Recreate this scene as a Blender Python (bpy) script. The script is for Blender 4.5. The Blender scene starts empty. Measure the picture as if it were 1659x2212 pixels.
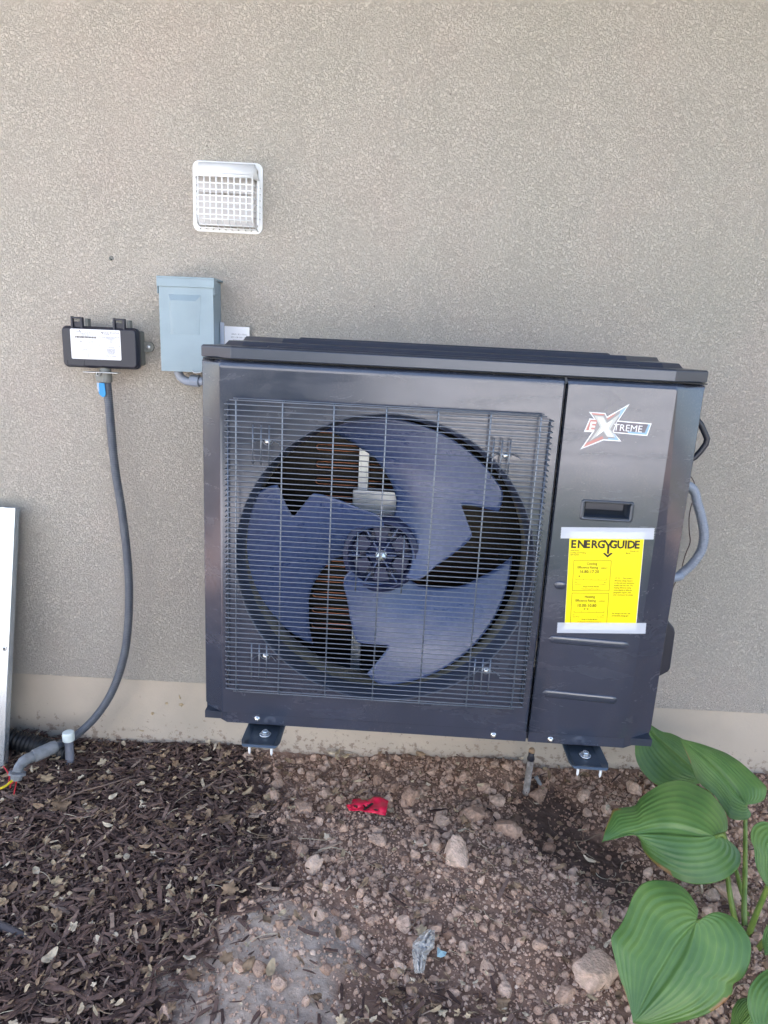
import bpy, bmesh, math, random
import numpy as np
from mathutils import Vector, Matrix, noise
rnd = random.Random(7); nrs = np.random.RandomState(11)
sc = bpy.context.scene; COL = sc.collection
PI = math.pi

# ------------------------------------------------------------------ camera
P_, Y_, R_ = 0.23980, 0.004308, 0.05159          # pitch down, yaw, roll
CAMP = np.array([0.0, -1.8188, 1.21]); FPX = 1500.0; CX, CY = 829.5, 1106.0   # measured on a 1659 x 2212 view
fw = np.array([-math.sin(Y_)*math.cos(P_), math.cos(Y_)*math.cos(P_), -math.sin(P_)])
rt = np.array([math.cos(Y_), math.sin(Y_), 0.0]); up = np.cross(rt, fw)
rt, up = math.cos(R_)*rt+math.sin(R_)*up, -math.sin(R_)*rt+math.cos(R_)*up
cd = bpy.data.cameras.new('camera'); cam = bpy.data.objects.new('camera', cd); COL.objects.link(cam)
cd.sensor_fit = 'HORIZONTAL'; cd.sensor_width = 36; cd.lens = 36*FPX/1659; cd.clip_start = .02; cd.clip_end = 500
cam.matrix_world = Matrix(((rt[0], up[0], -fw[0], CAMP[0]), (rt[1], up[1], -fw[1], CAMP[1]), (rt[2], up[2], -fw[2], CAMP[2]), (0, 0, 0, 1)))
sc.camera = cam
# ------------------------------------------------------------------ sky, sun, exposure
SUN_EL, SUN_AZ = math.radians(52), math.radians(-40)   # azimuth from +y clockwise: the sun stands behind this house, which shades its own wall
w = bpy.data.worlds.new('World'); sc.world = w; w.use_nodes = True
nt = w.node_tree; bg = nt.nodes['Background']; sky = nt.nodes.new('ShaderNodeTexSky')
sky.sky_type = 'NISHITA'; sky.sun_disc = False; sky.sun_elevation = SUN_EL; sky.sun_rotation = SUN_AZ
nt.links.new(sky.outputs[0], bg.inputs[0]); bg.inputs[1].default_value = 0.15; sky.dust_density = 3.0; sky.air_density = 1.0; sky.ozone_density = .6
sd = bpy.data.lights.new('sun', 'SUN'); sun = bpy.data.objects.new('sun', sd); COL.objects.link(sun)
sd.energy = 4.6; sd.angle = math.radians(.5); sd.color = (1, .965, .93)
sdir = Vector((math.sin(SUN_AZ)*math.cos(SUN_EL), math.cos(SUN_AZ)*math.cos(SUN_EL), math.sin(SUN_EL)))
sun.rotation_euler = sdir.to_track_quat('Z', 'Y').to_euler()
sc.view_settings.view_transform = 'Standard'; sc.view_settings.look = 'None'
sc.view_settings.exposure = 2.2; sc.view_settings.gamma = 1
sc.render.engine = 'CYCLES'; cy = sc.cycles
cy.use_denoising = True; cy.max_bounces = 7; cy.diffuse_bounces = 4; cy.glossy_bounces = 4; cy.transmission_bounces = 5
cy.caustics_reflective = False; cy.caustics_refractive = False; cy.sample_clamp_indirect = 6

# ------------------------------------------------------------------ measuring helpers
def ray(X, Y): return fw + rt*(X-CX)/FPX - up*(Y-CY)/FPX
def aty(X, Y, yy=0.0):
    v = ray(X, Y); return Vector(CAMP + (yy-CAMP[1])/v[1]*v)
def atz(X, Y, zz=0.0):
    v = ray(X, Y); return Vector(CAMP + (zz-CAMP[2])/v[2]*v)
def atd(X, Y, d):
    v = ray(X, Y); return Vector(CAMP + d*v)
def atp(X, Y, p0, n):
    v = Vector(ray(X, Y)); t = (Vector(p0)-Vector(CAMP)).dot(n)/v.dot(n); return Vector(CAMP)+v*t
UROT = -0.0212; UORG = Vector((-.3337, -.47, .4170))
UX = Vector((math.cos(UROT), math.sin(UROT), 0)); UW = Vector((-math.sin(UROT), math.cos(UROT), 0))
def un(X, Y, dep=0.0):                     # a measured point as (u, v) on the unit's plane at depth dep
    p = atp(X, Y, UORG+UW*dep, UW)-UORG; return p.dot(UX), p.z

# ------------------------------------------------------------------ objects
def tag(o, label=None, cat=None, group=None, kind=None):
    if label: o['label'] = label
    if cat: o['category'] = cat
    if group: o['group'] = group
    if kind: o['kind'] = kind
    return o
def empty(name, loc=(0, 0, 0), rot=(0, 0, 0)):
    o = bpy.data.objects.new(name, None); o.empty_display_size = .05; COL.objects.link(o)
    o.location = loc; o.rotation_euler = rot; return o
class MB:
    def __init__(s): s.v = []; s.f = []; s.sm = []
    def add(s, vs, fs, smooth=False):
        b = len(s.v); s.v += [tuple(x) for x in vs]; s.f += [tuple(i+b for i in f) for f in fs]; s.sm += [smooth]*len(fs); return s
    def box(s, x0, x1, y0, y1, z0, z1):
        return s.add([(x0,y0,z0),(x1,y0,z0),(x1,y1,z0),(x0,y1,z0),(x0,y0,z1),(x1,y0,z1),(x1,y1,z1),(x0,y1,z1)],
                     [(0,3,2,1),(4,5,6,7),(0,1,5,4),(1,2,6,5),(2,3,7,6),(3,0,4,7)])
    def loft(s, rings, cap0=True, cap1=True, smooth=False, closed=True):
        n = len(rings[0]); vs = [p for r in rings for p in r]; fs = []
        for i in range(len(rings)-1):
            for j in range(n if closed else n-1):
                a = i*n+j; b = i*n+(j+1) % n; fs.append((a, b, b+n, a+n))
        if cap0: fs.append(tuple(range(n))[::-1])
        if cap1: fs.append(tuple((len(rings)-1)*n+k for k in range(n)))
        return s.add(vs, fs, smooth)
    def tube(s, pts, r, n=10, cap=True, smooth=True):
        pts = [Vector(p) for p in pts]; rings = []; m = len(pts)
        t0 = (pts[1]-pts[0]).normalized(); u = t0.orthogonal().normalized()
        for i, p in enumerate(pts):
            t = (pts[min(i+1, m-1)]-pts[max(i-1, 0)]).normalized()
            u = (u-t*u.dot(t)); u = u.normalized() if u.length > 1e-6 else t.orthogonal().normalized()
            v = t.cross(u); rr = r[i] if isinstance(r, (list, tuple)) else r
            rings.append([p+(u*math.cos(2*PI*k/n)+v*math.sin(2*PI*k/n))*rr for k in range(n)])
        return s.loft(rings, cap, cap, smooth)
    def lathe(s, c, prof, axis='y', n=48, smooth=True, cap0=False, cap1=False):   # prof: (radius, height along axis)
        c = Vector(c); rings = []
        for r, h in prof:
            ring = []
            for k in range(n):
                a = 2*PI*k/n; ca, sa = math.cos(a)*r, math.sin(a)*r
                ring.append(c+Vector((ca, h, sa) if axis == 'y' else (ca, sa, h) if axis == 'z' else (h, ca, sa)))
            rings.append(ring)
        return s.loft(rings, cap0, cap1, smooth)
    def slab(s, poly, y0, y1):            # a polygon in x, z given thickness along y
        n = len(poly); a = [(x, y0, z) for x, z in poly]; b = [(x, y1, z) for x, z in poly]
        return s.add(a+b, [tuple(range(n)), tuple(range(2*n-1, n-1, -1))]+[(i, i+n, (i+1) % n+n, (i+1) % n) for i in range(n)])
    def build(s, name, m, parent=None, bevel=0, seg=2, ang=35, sub=0):
        me = bpy.data.meshes.new(name); me.from_pydata([tuple(x) for x in s.v], [], s.f); me.validate()
        if len(me.polygons) == len(s.sm): me.polygons.foreach_set('use_smooth', s.sm)
        bm = bmesh.new(); bm.from_mesh(me); bmesh.ops.recalc_face_normals(bm, faces=bm.faces); bm.to_mesh(me); bm.free()
        return link(name, me, m, parent, bevel, seg, ang, sub)
def link(name, me, m, parent=None, bevel=0, seg=2, ang=35, sub=0):
    o = bpy.data.objects.new(name, me); COL.objects.link(o); me.materials.append(m)
    if parent: o.parent = parent
    if sub:
        q = o.modifiers.new('s', 'SUBSURF'); q.levels = q.render_levels = sub
    if bevel:
        b = o.modifiers.new('b', 'BEVEL'); b.width = bevel; b.segments = seg; b.limit_method = 'ANGLE'; b.angle_limit = math.radians(ang)
        b.harden_normals = False
        me.polygons.foreach_set('use_smooth', [True]*len(me.polygons))
        q = o.modifiers.new('w', 'WEIGHTED_NORMAL'); q.keep_sharp = True
    return o
def bulk(name, V, F, m, attr=None, smooth=False, parent=None):      # numpy arrays: V (n,3), F (m,k)
    me = bpy.data.meshes.new(name); k = F.shape[1]
    me.vertices.add(len(V)); me.vertices.foreach_set('co', V.astype(np.float32).ravel())
    me.loops.add(F.size); me.loops.foreach_set('vertex_index', F.astype(np.int32).ravel())
    me.polygons.add(len(F)); me.polygons.foreach_set('loop_start', np.arange(0, F.size, k, dtype=np.int32))
    me.polygons.foreach_set('use_smooth', np.full(len(F), smooth)); me.update(calc_edges=True)
    for an, av in (attr or {}).items():
        a = me.attributes.new(an, 'FLOAT', 'POINT'); a.data.foreach_set('value', av.astype(np.float32))
    return link(name, me, m, parent)
def rrect(x0, x1, z0, z1, r, n=6):
    pts = []
    for cx, cz, a0 in ((x1-r, z0+r, -90), (x1-r, z1-r, 0), (x0+r, z1-r, 90), (x0+r, z0+r, 180)):
        for k in range(n+1):
            a = math.radians(a0+90*k/n); pts.append((cx+r*math.cos(a), cz+r*math.sin(a)))
    return pts
def cr(pts, m=8):                          # smooth curve through points
    P = [Vector(p) for p in pts]; P = [P[0]*2-P[1]]+P+[P[-1]*2-P[-2]]; out = []
    for i in range(1, len(P)-2):
        for k in range(m):
            t = k/m; a, b, c, d = P[i-1:i+3]
            out.append(.5*((2*b)+(c-a)*t+(2*a-5*b+4*c-d)*t*t+(3*b-a-3*c+d)*t**3))
    out.append(P[-2]); return out

# ------------------------------------------------------------------ materials
def mat(name, col, rough=.6, metal=0, spec=.5, bump=None, var=None, coat=0, sub=None, alpha=None, trans=0):
    m = bpy.data.materials.new(name); m.use_nodes = True; t = m.node_tree; b = t.nodes['Principled BSDF']
    b.inputs['Base Color'].default_value = (*col, 1); b.inputs['Roughness'].default_value = rough
    b.inputs['Metallic'].default_value = metal; b.inputs['Specular IOR Level'].default_value = spec
    b.inputs['Coat Weight'].default_value = coat; b.inputs['Coat Roughness'].default_value = .12
    b.inputs['Transmission Weight'].default_value = trans
    tc = t.nodes.new('ShaderNodeTexCoord')
    if var:                                # (scale, detail, colour 2, low, high)
        n = t.nodes.new('ShaderNodeTexNoise'); n.inputs['Scale'].default_value = var[0]; n.inputs['Detail'].default_value = var[1]
        t.links.new(tc.outputs['Object'], n.inputs['Vector'])
        mr = t.nodes.new('ShaderNodeMapRange'); mr.inputs[1].default_value = var[3]; mr.inputs[2].default_value = var[4]
        t.links.new(n.outputs[0], mr.inputs[0]); mx = t.nodes.new('ShaderNodeMix'); mx.data_type = 'RGBA'
        mx.inputs[6].default_value = (*col, 1); mx.inputs[7].default_value = (*var[2], 1)
        t.links.new(mr.outputs[0], mx.inputs[0]); t.links.new(mx.outputs[2], b.inputs['Base Color'])
    if bump:                               # (scale, strength, distance)
        n = t.nodes.new('ShaderNodeTexNoise'); n.inputs['Scale'].default_value = bump[0]; n.inputs['Detail'].default_value = 5
        t.links.new(tc.outputs['Object'], n.inputs['Vector'])
        bp = t.nodes.new('ShaderNodeBump'); bp.inputs['Strength'].default_value = bump[1]; bp.inputs['Distance'].default_value = bump[2]
        t.links.new(n.outputs[0], bp.inputs['Height']); t.links.new(bp.outputs[0], b.inputs['Normal'])
    return m
def N(t, kind, **kw):
    n = t.nodes.new(kind)
    for k, v in kw.items():
        if k.startswith('i_'): n.inputs[int(k[2:]) if k[2:].isdigit() else k[2:].replace('_', ' ')].default_value = v
        else: setattr(n, k, v)
    return n
def ramp(t, src, stops):
    r = t.nodes.new('ShaderNodeValToRGB'); e = r.color_ramp.elements
    e[0].position, e[0].color = stops[0][0], (*stops[0][1], 1); e[1].position, e[1].color = stops[-1][0], (*stops[-1][1], 1)
    for p, c in stops[1:-1]: q = e.new(p); q.color = (*c, 1)
    t.links.new(src, r.inputs[0]); return r.outputs[0]

def stucco_mat():
    m = bpy.data.materials.new('stucco'); m.use_nodes = True; t = m.node_tree; b = t.nodes['Principled BSDF']; L = t.links.new
    tc = N(t, 'ShaderNodeTexCoord'); b.inputs['Roughness'].default_value = .9; b.inputs['Specular IOR Level'].default_value = .25
    # skip-trowelled finish: flat islands with short worm-like grooves between them
    n1 = N(t, 'ShaderNodeTexNoise', i_Scale=190.0, i_Detail=4.0, i_Roughness=.7, i_Distortion=.8); L(tc.outputs['Object'], n1.inputs['Vector'])
    mp_ = N(t, 'ShaderNodeMapping'); mp_.inputs['Scale'].default_value = (1.0, 1.0, .55); L(tc.outputs['Object'], mp_.inputs['Vector'])
    n2 = N(t, 'ShaderNodeTexNoise', i_Scale=9.0, i_Detail=5.0, i_Roughness=.6); L(mp_.outputs[0], n2.inputs['Vector'])
    n3 = N(t, 'ShaderNodeTexNoise', i_Scale=420.0, i_Detail=3.0, i_Roughness=.7); L(tc.outputs['Object'], n3.inputs['Vector'])
    n5 = N(t, 'ShaderNodeTexVoronoi', i_Scale=170.0, feature='SMOOTH_F1'); L(tc.outputs['Object'], n5.inputs['Vector'])
    ad = N(t, 'ShaderNodeMath', operation='MULTIPLY_ADD', i_1=.02); L(n2.outputs[0], ad.inputs[0]); L(n1.outputs[0], ad.inputs[2])
    mr = N(t, 'ShaderNodeMapRange', interpolation_type='SMOOTHSTEP', i_1=.45, i_2=.58); L(ad.outputs[0], mr.inputs[0])
    h = N(t, 'ShaderNodeMath', operation='MULTIPLY_ADD', i_1=.75); L(n3.outputs[0], h.inputs[0]); L(mr.outputs[0], h.inputs[2])
    h2 = N(t, 'ShaderNodeMath', operation='MULTIPLY_ADD', i_1=-.55); L(n5.outputs[0], h2.inputs[0]); L(h.outputs[0], h2.inputs[2])
    bs = N(t, 'ShaderNodeMapRange', i_1=.35, i_2=.65, i_3=.80, i_4=.84); L(n2.outputs[0], bs.inputs[0])
    bp = N(t, 'ShaderNodeBump', i_Strength=.75, i_Distance=.0030); L(bs.outputs[0], bp.inputs['Strength']); L(h2.outputs[0], bp.inputs['Height']); L(bp.outputs[0], b.inputs['Normal'])
    c = ramp(t, mr.outputs[0], [(0, (.522, .482, .430)), (.5, (.546, .505, .451)), (1, (.566, .525, .470))])
    n4 = N(t, 'ShaderNodeTexNoise', i_Scale=2.3, i_Detail=4.0, i_Roughness=.6); L(tc.outputs['Object'], n4.inputs['Vector'])
    c4 = ramp(t, n4.outputs[0], [(.3, (.96, .975, .965)), (.5, (1, 1, 1)), (.7, (1.04, 1.0, 1.0))])
    mx = N(t, 'ShaderNodeMix', data_type='RGBA', blend_type='MULTIPLY', i_0=1.0); L(c, mx.inputs[6]); L(c4, mx.inputs[7])
    # small specks and rusty smudges
    vo = N(t, 'ShaderNodeTexVoronoi', i_Scale=9.0); L(tc.outputs['Object'], vo.inputs['Vector'])
    sp = N(t, 'ShaderNodeMapRange', i_1=.012, i_2=.03, i_3=1.0, i_4=0.0); L(vo.outputs['Distance'], sp.inputs[0])
    m2 = N(t, 'ShaderNodeMix', data_type='RGBA', i_7=(.16, .14, .12, 1)); ms = N(t, 'ShaderNodeMath', operation='MULTIPLY', i_1=.6); L(sp.outputs[0], ms.inputs[0])
    L(ms.outputs[0], m2.inputs[0]); L(mx.outputs[2], m2.inputs[6]); L(m2.outputs[2], b.inputs['Base Color'])
    return m
M = {}
M['stucco'] = stucco_mat()
M['found'] = mat('foundation_coat', (.55, .475, .392), .85, bump=(140, .35, .0015), var=(5, 6, (.47, .41, .34), .42, .68), spec=.25)
M['paint'] = mat('dark_paint', (.043, .052, .079), .23, .20, .75, bump=(900, .05, .0003), var=(6, 5, (.046, .056, .088), .45, .62), coat=.35)
M['paint2'] = mat('dark_paint_lid', (.040, .052, .078), .28, .25, .8, bump=(900, .05, .0003))
M['wire'] = mat('grille_wire', (.15, .175, .22), .28, .55, .8)
M['blade'] = mat('blade_plastic', (.032, .058, .155), .32, 0, .8, bump=(190, .30, .0008), var=(130, 6, (.060, .090, .200), .40, .75))
M['hub'] = mat('hub_plastic', (.022, .028, .075), .38, 0, .5)
M['shroud'] = mat('shroud_metal', (.22, .205, .155), .5, .25, .5, var=(25, 5, (.15, .14, .11), .4, .6))
M['bell'] = mat('bell_paint', (.050, .060, .088), .32, .25, .7)
M['dark'] = mat('dark_inside', (.010, .011, .013), .7)
M['galv'] = mat('galvanised', (.60, .62, .65), .32, .6, .5, var=(40, 4, (.62, .65, .68), .4, .6))
M['copper'] = mat('copper', (.42, .17, .10), .30, .95)
M['screw'] = mat('bright_screw', (.82, .83, .82), .22, .9)
M['white'] = mat('white_plastic', (.78, .80, .82), .45, 0, .45)
M['flap'] = mat('gray_flap', (.66, .64, .63), .6)
M['pipe_gray'] = mat('box_gray', (.27, .355, .41), .42, .05, .5, var=(14, 5, (.24, .32, .37), .45, .7), bump=(300, .05, .0005))
M['footm'] = mat('foot_metal', (.085, .11, .14), .28, .6, .8)
M['black'] = mat('black_plastic', (.020, .022, .036), .42, 0, .5, bump=(500, .08, .0004))
M['basegray'] = mat('base_gray_plastic', (.21, .215, .20), .55)
M['fit'] = mat('fitting_gray', (.24, .255, .275), .5, 0, .4, var=(60, 4, (.17, .18, .19), .45, .7))
M['conduit'] = mat('conduit_gray', (.085, .098, .125), .33, 0, .55, var=(30, 4, (.11, .125, .15), .45, .7))
M['conduit2'] = mat('conduit_blue_gray', (.27, .31, .39), .36, 0, .5)
M['blue'] = mat('blue_tag', (.015, .27, .62), .4)
M['yellow'] = mat('yellow_label', (.93, .76, .0), .4)
M['ink'] = mat('ink', (.02, .012, .008), .5); M['ink2'] = mat('thin_ink', (.07, .05, .0), .5); M['inkg'] = mat('grey_ink', (.10, .10, .12), .5)
M['paper'] = mat('paper', (.80, .81, .85), .5)
M['tape'] = mat('frosted_tape', (.52, .56, .66), .35, 0, .5)
M['sticker'] = mat('logo_white', (.85, .85, .88), .35); M['lred'] = mat('logo_red', (.48, .20, .18), .35)
M['lgray'] = mat('logo_gray', (.27, .26, .27), .35); M['lblue'] = mat('logo_blue', (.24, .42, .58), .35); M['ldark'] = mat('logo_dark', (.13, .115, .145), .35)
M['lsil'] = mat('logo_silver', (.52, .53, .52), .35)
M['pvc'] = mat('pvc_pipe', (.20, .205, .245), .5, var=(40, 3, (.15, .155, .18), .4, .65))
M['cap'] = mat('pvc_cap', (.78, .86, .83), .5)
M['riser'] = mat('weathered_pipe', (.36, .33, .31), .8, var=(80, 5, (.21, .19, .175), .4, .6), bump=(120, .4, .001))
M['brass'] = mat('tan_cap', (.40, .27, .17), .5)
M['red'] = mat('red_film', (.82, .020, .075), .38, 0, .5)
M['redwire'] = mat('red_wire', (.55, .02, .03), .4); M['yelwire'] = mat('yellow_wire', (.90, .68, .03), .4)
M['brownwire'] = mat('brown_wire', (.05, .022, .02), .5)
M['sheet'] = mat('sheet_metal', (.52, .60, .68), .27, .75, .5, var=(9, 3, (.60, .66, .72), .4, .6))
M['film'] = mat('clear_film', (.88, .85, .80), .12, 0, .9, trans=.35)
M['drain'] = mat('drain_black', (.012, .014, .018), .5)
M['scrap'] = mat('pale_scrap', (.42, .62, .66), .6)
M['conc'] = mat('bounce_concrete', (.72, .68, .66), .85, bump=(60, .3, .002), var=(3, 6, (.66, .62, .60), .4, .65))
M['timber'] = mat('shade_deck_timber', (.17, .11, .07), .8, var=(5, 5, (.12, .08, .05), .4, .6))

def smudge(m, lo, hi, dust):
    t = m.node_tree; b = t.nodes['Principled BSDF']; L = t.links.new; tc = N(t, 'ShaderNodeTexCoord')
    mp_ = N(t, 'ShaderNodeMapping'); mp_.inputs['Rotation'].default_value = (0, .7, 0); mp_.inputs['Scale'].default_value = (1, 1, 3.2); L(tc.outputs['Object'], mp_.inputs[0])
    n = N(t, 'ShaderNodeTexNoise', i_Scale=7.0, i_Detail=7.0, i_Roughness=.7, i_Distortion=.8); L(mp_.outputs[0], n.inputs['Vector'])
    r = N(t, 'ShaderNodeMapRange', i_1=.38, i_2=.68, i_3=lo, i_4=hi); L(n.outputs[0], r.inputs[0]); L(r.outputs[0], b.inputs['Roughness'])
    src = b.inputs['Base Color'].links[0].from_socket; n2 = N(t, 'ShaderNodeTexNoise', i_Scale=260.0, i_Detail=2.0); L(tc.outputs['Object'], n2.inputs['Vector'])
    n3 = N(t, 'ShaderNodeTexNoise', i_Scale=5.0, i_Detail=6.0, i_Roughness=.7); L(tc.outputs['Object'], n3.inputs['Vector'])
    a = N(t, 'ShaderNodeMapRange', i_1=.50, i_2=.75, i_3=0.0, i_4=dust); L(n3.outputs[0], a.inputs[0]); q = N(t, 'ShaderNodeMapRange', i_1=.45, i_2=.62); L(n2.outputs[0], q.inputs[0])
    mu = N(t, 'ShaderNodeMath', operation='MULTIPLY'); L(a.outputs[0], mu.inputs[0]); L(q.outputs[0], mu.inputs[1])
    mx = N(t, 'ShaderNodeMix', data_type='RGBA', i_7=(.30, .27, .25, 1)); L(mu.outputs[0], mx.inputs[0]); L(src, mx.inputs[6]); L(mx.outputs[2], b.inputs['Base Color'])
smudge(M['paint'], .17, .32, .16); smudge(M['blade'], .26, .42, .14)
def attr_mat(name, stops, rough=.9, bump=None, spec=.2, fine=None, trans=False):
    m = bpy.data.materials.new(name); m.use_nodes = True; t = m.node_tree; b = t.nodes['Principled BSDF']; L = t.links.new
    a = N(t, 'ShaderNodeAttribute', attribute_name='tone'); c = ramp(t, a.outputs['Fac'], stops)
    tc = N(t, 'ShaderNodeTexCoord')
    if fine:
        n = N(t, 'ShaderNodeTexNoise', i_Scale=fine, i_Detail=4.0); L(tc.outputs['Object'], n.inputs['Vector'])
        g = ramp(t, n.outputs[0], [(.3, (.72, .72, .72)), (.7, (1.22, 1.22, 1.22))])
        mx = N(t, 'ShaderNodeMix', data_type='RGBA', blend_type='MULTIPLY', i_0=1.0); L(c, mx.inputs[6]); L(g, mx.inputs[7]); c = mx.outputs[2]
    L(c, b.inputs['Base Color']); b.inputs['Roughness'].default_value = rough; b.inputs['Specular IOR Level'].default_value = spec
    if bump:
        n = N(t, 'ShaderNodeTexNoise', i_Scale=bump[0], i_Detail=4.0); L(tc.outputs['Object'], n.inputs['Vector'])
        bp = N(t, 'ShaderNodeBump', i_Strength=bump[1], i_Distance=bump[2]); L(n.outputs[0], bp.inputs['Height']); L(bp.outputs[0], b.inputs['Normal'])
    return m

# soil splashes on the lowest part of the wall base
t = M['found'].node_tree; bs_ = t.nodes['Principled BSDF']; src_ = bs_.inputs['Base Color'].links[0].from_socket; tc_ = N(t, 'ShaderNodeTexCoord')
sx_ = N(t, 'ShaderNodeSeparateXYZ'); t.links.new(tc_.outputs['Object'], sx_.inputs[0]); zr_ = N(t, 'ShaderNodeMapRange', i_1=.02, i_2=.15, i_3=.16, i_4=-.06); t.links.new(sx_.outputs[2], zr_.inputs[0])
nn_ = N(t, 'ShaderNodeTexNoise', i_Scale=55.0, i_Detail=5.0, i_Roughness=.7); t.links.new(tc_.outputs['Object'], nn_.inputs['Vector'])
ad_ = N(t, 'ShaderNodeMath', operation='ADD'); t.links.new(nn_.outputs[0], ad_.inputs[0]); t.links.new(zr_.outputs[0], ad_.inputs[1])
th_ = N(t, 'ShaderNodeMapRange', i_1=.62, i_2=.72, i_3=0.0, i_4=.75); t.links.new(ad_.outputs[0], th_.inputs[0])
mx_ = N(t, 'ShaderNodeMix', data_type='RGBA', i_7=(.22, .155, .12, 1)); t.links.new(th_.outputs[0], mx_.inputs[0]); t.links.new(src_, mx_.inputs[6]); t.links.new(mx_.outputs[2], bs_.inputs['Base Color'])

# ------------------------------------------------------------------ lettering
def text_mesh(items, name, m, parent, place, off=.0):
    """items: (string, x, z, size, align, bold); place maps flat (x, z) to a 3-D point"""
    V = []; F = []
    for s, x, z, size, al, bold in items:
        c = bpy.data.curves.new('t', 'FONT'); c.body = s; c.size = size; c.align_x = al; c.offset = bold*size; c.resolution_u = 2
        o = bpy.data.objects.new('t', c); COL.objects.link(o)
        me = bpy.data.meshes.new_from_object(o.evaluated_get(bpy.context.evaluated_depsgraph_get()))
        b = len(V); V += [tuple(place(x+v.co.x, z+v.co.y)) for v in me.vertices]
        F += [tuple(i+b for i in p.vertices) for p in me.polygons]
        bpy.data.objects.remove(o); bpy.data.curves.remove(c); bpy.data.meshes.remove(me)
    me = bpy.data.meshes.new(name); me.from_pydata(V, [], F); return link(name, me, m, parent)
def flat(polys, name, m, parent, place):
    b = MB()
    for p in polys: b.add([place(x, z) for x, z in p], [tuple(range(len(p)))])
    me = bpy.data.meshes.new(name); me.from_pydata([tuple(x) for x in b.v], [], b.f); return link(name, me, m, parent)
def bar(x0, z0, x1, z1, t=.0004):
    d = Vector((x1-x0, z1-z0)).normalized(); n = Vector((-d.y, d.x))*t/2
    return [(x0-n.x, z0-n.y), (x1-n.x, z1-n.y), (x1+n.x, z1+n.y), (x0+n.x, z0+n.y)]
def frame(x0, x1, z0, z1, t=.0004): return [bar(x0, z0, x1, z0, t), bar(x0, z1, x1, z1, t), bar(x0, z0, x0, z1, t), bar(x1, z0, x1, z1, t)]

# ================================================================== HOUSE WALL
FZ = .229
hw = tag(empty('house_wall', (0, 0, 0)), 'tan stucco house wall above a smooth concrete base, standing behind everything', 'wall')
b = MB(); b.box(-2.75, 5.2, 0, .25, FZ, 2.68); b.build('stucco', M['stucco'], hw)
b = MB(); b.box(-2.75, 5.2, .004, .25, -.5, FZ-.002); b.build('foundation', M['found'], hw)
ck = MB()                                # hairline crack
pts = [(408, 247), (425, 240), (438, 244), (455, 241), (470, 238), (486, 232), (498, 235), (512, 229), (526, 226)]
pw = [aty(x, y, -.0006) for x, y in pts]
for p, q in zip(pw[:-1], pw[1:]):
    d = (q-p).normalized(); n = Vector((-d.z, 0, d.x))*.0004; ck.add([p-n, q-n, q+n, p+n], [(0, 1, 2, 3)])
ck.build('crack', M['ink2'] if False else mat('crack_shadow', (.27, .25, .22), .9), hw)
# added unseen timber cover, placed to keep high sky off the wall
dk = tag(empty('shade_deck', (0, 0, 2.50)), 'added unseen brown timber cover on joists overhead, blocking the high sky', 'shade_deck')
b = MB()
for i in range(8): b.box(-2.75, 4.6, -.16*i-.15, -.16*i-.006, .15, .18)
b.build('boards', M['timber'], dk)
for i in range(10): b = MB(); b.box(-2.4+.7*i, -2.36+.7*i, -1.28, -.02, 0, .149); b.build('joist', M['timber'], dk)
b = MB(); b.box(-2.75, 4.6, -1.33, -1.29, -.02, .20); b.build('fascia', M['timber'], dk)
# added unseen white wall, placed to bounce level sunlight onto the scene
gw = tag(empty('bounce_wall', (-3, -7.2, 0)), 'added unseen tall white wall behind the photographer, bouncing sunlight onto the scene', 'bounce wall')
b = MB(); b.box(-3.5, 7, -.2, 0, -.2, 3.2); b.build('render_coat', mat('bounce_wall_render', (.80, .79, .77), .8, bump=(80, .3, .002)), gw)
b = MB(); b.box(-3.55, 7.05, -.25, .05, 3.201, 3.28); b.build('coping', M['conc'], gw)
# added unseen bush row, placed to darken reflections on the unit's left half
hn = 9000; hx = nrs.uniform(-3.2, -.55, hn); hy = nrs.uniform(-6.4, -5.6, hn); hz = 1.45*np.sqrt(nrs.rand(hn))
ha = nrs.rand(hn)*6.28; hb_ = nrs.rand(hn)*2; Vh = []
for dx, dz in ((-1, -.5), (1, -.5), (1, .5), (-1, .5)):
    Vh.append(np.stack([hx+.045*dx*np.cos(ha), hy+.045*dx*np.sin(ha)+.03*dz*np.cos(hb_), hz+.05*dz], 1))
Vh = np.stack(Vh, 1).reshape(-1, 3); Fh = np.arange(hn*4).reshape(-1, 4)
hg = tag(empty('reflection_hedge', (-1.7, -6.0, 0)), 'added unseen dark green bush row behind the photographer, darkening reflections on the unit', 'reflection_hedge')
o = bulk('foliage', Vh, Fh, mat('reflection_hedge_green', (.030, .055, .022), .6)); o.parent = hg; o.matrix_parent_inverse = Matrix.Translation((1.7, 6.0, 0))
b = MB()
for q in range(6): b.tube([(-2.1+q*.3, -6.0, -.02), (-2.08+q*.3, -6.02, .7)], [.03, .015], 7)
o = b.build('stems', mat('reflection_hedge_stem', (.08, .06, .04), .8), hg); o.matrix_parent_inverse = Matrix.Translation((1.7, 6.0, 0))

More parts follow.
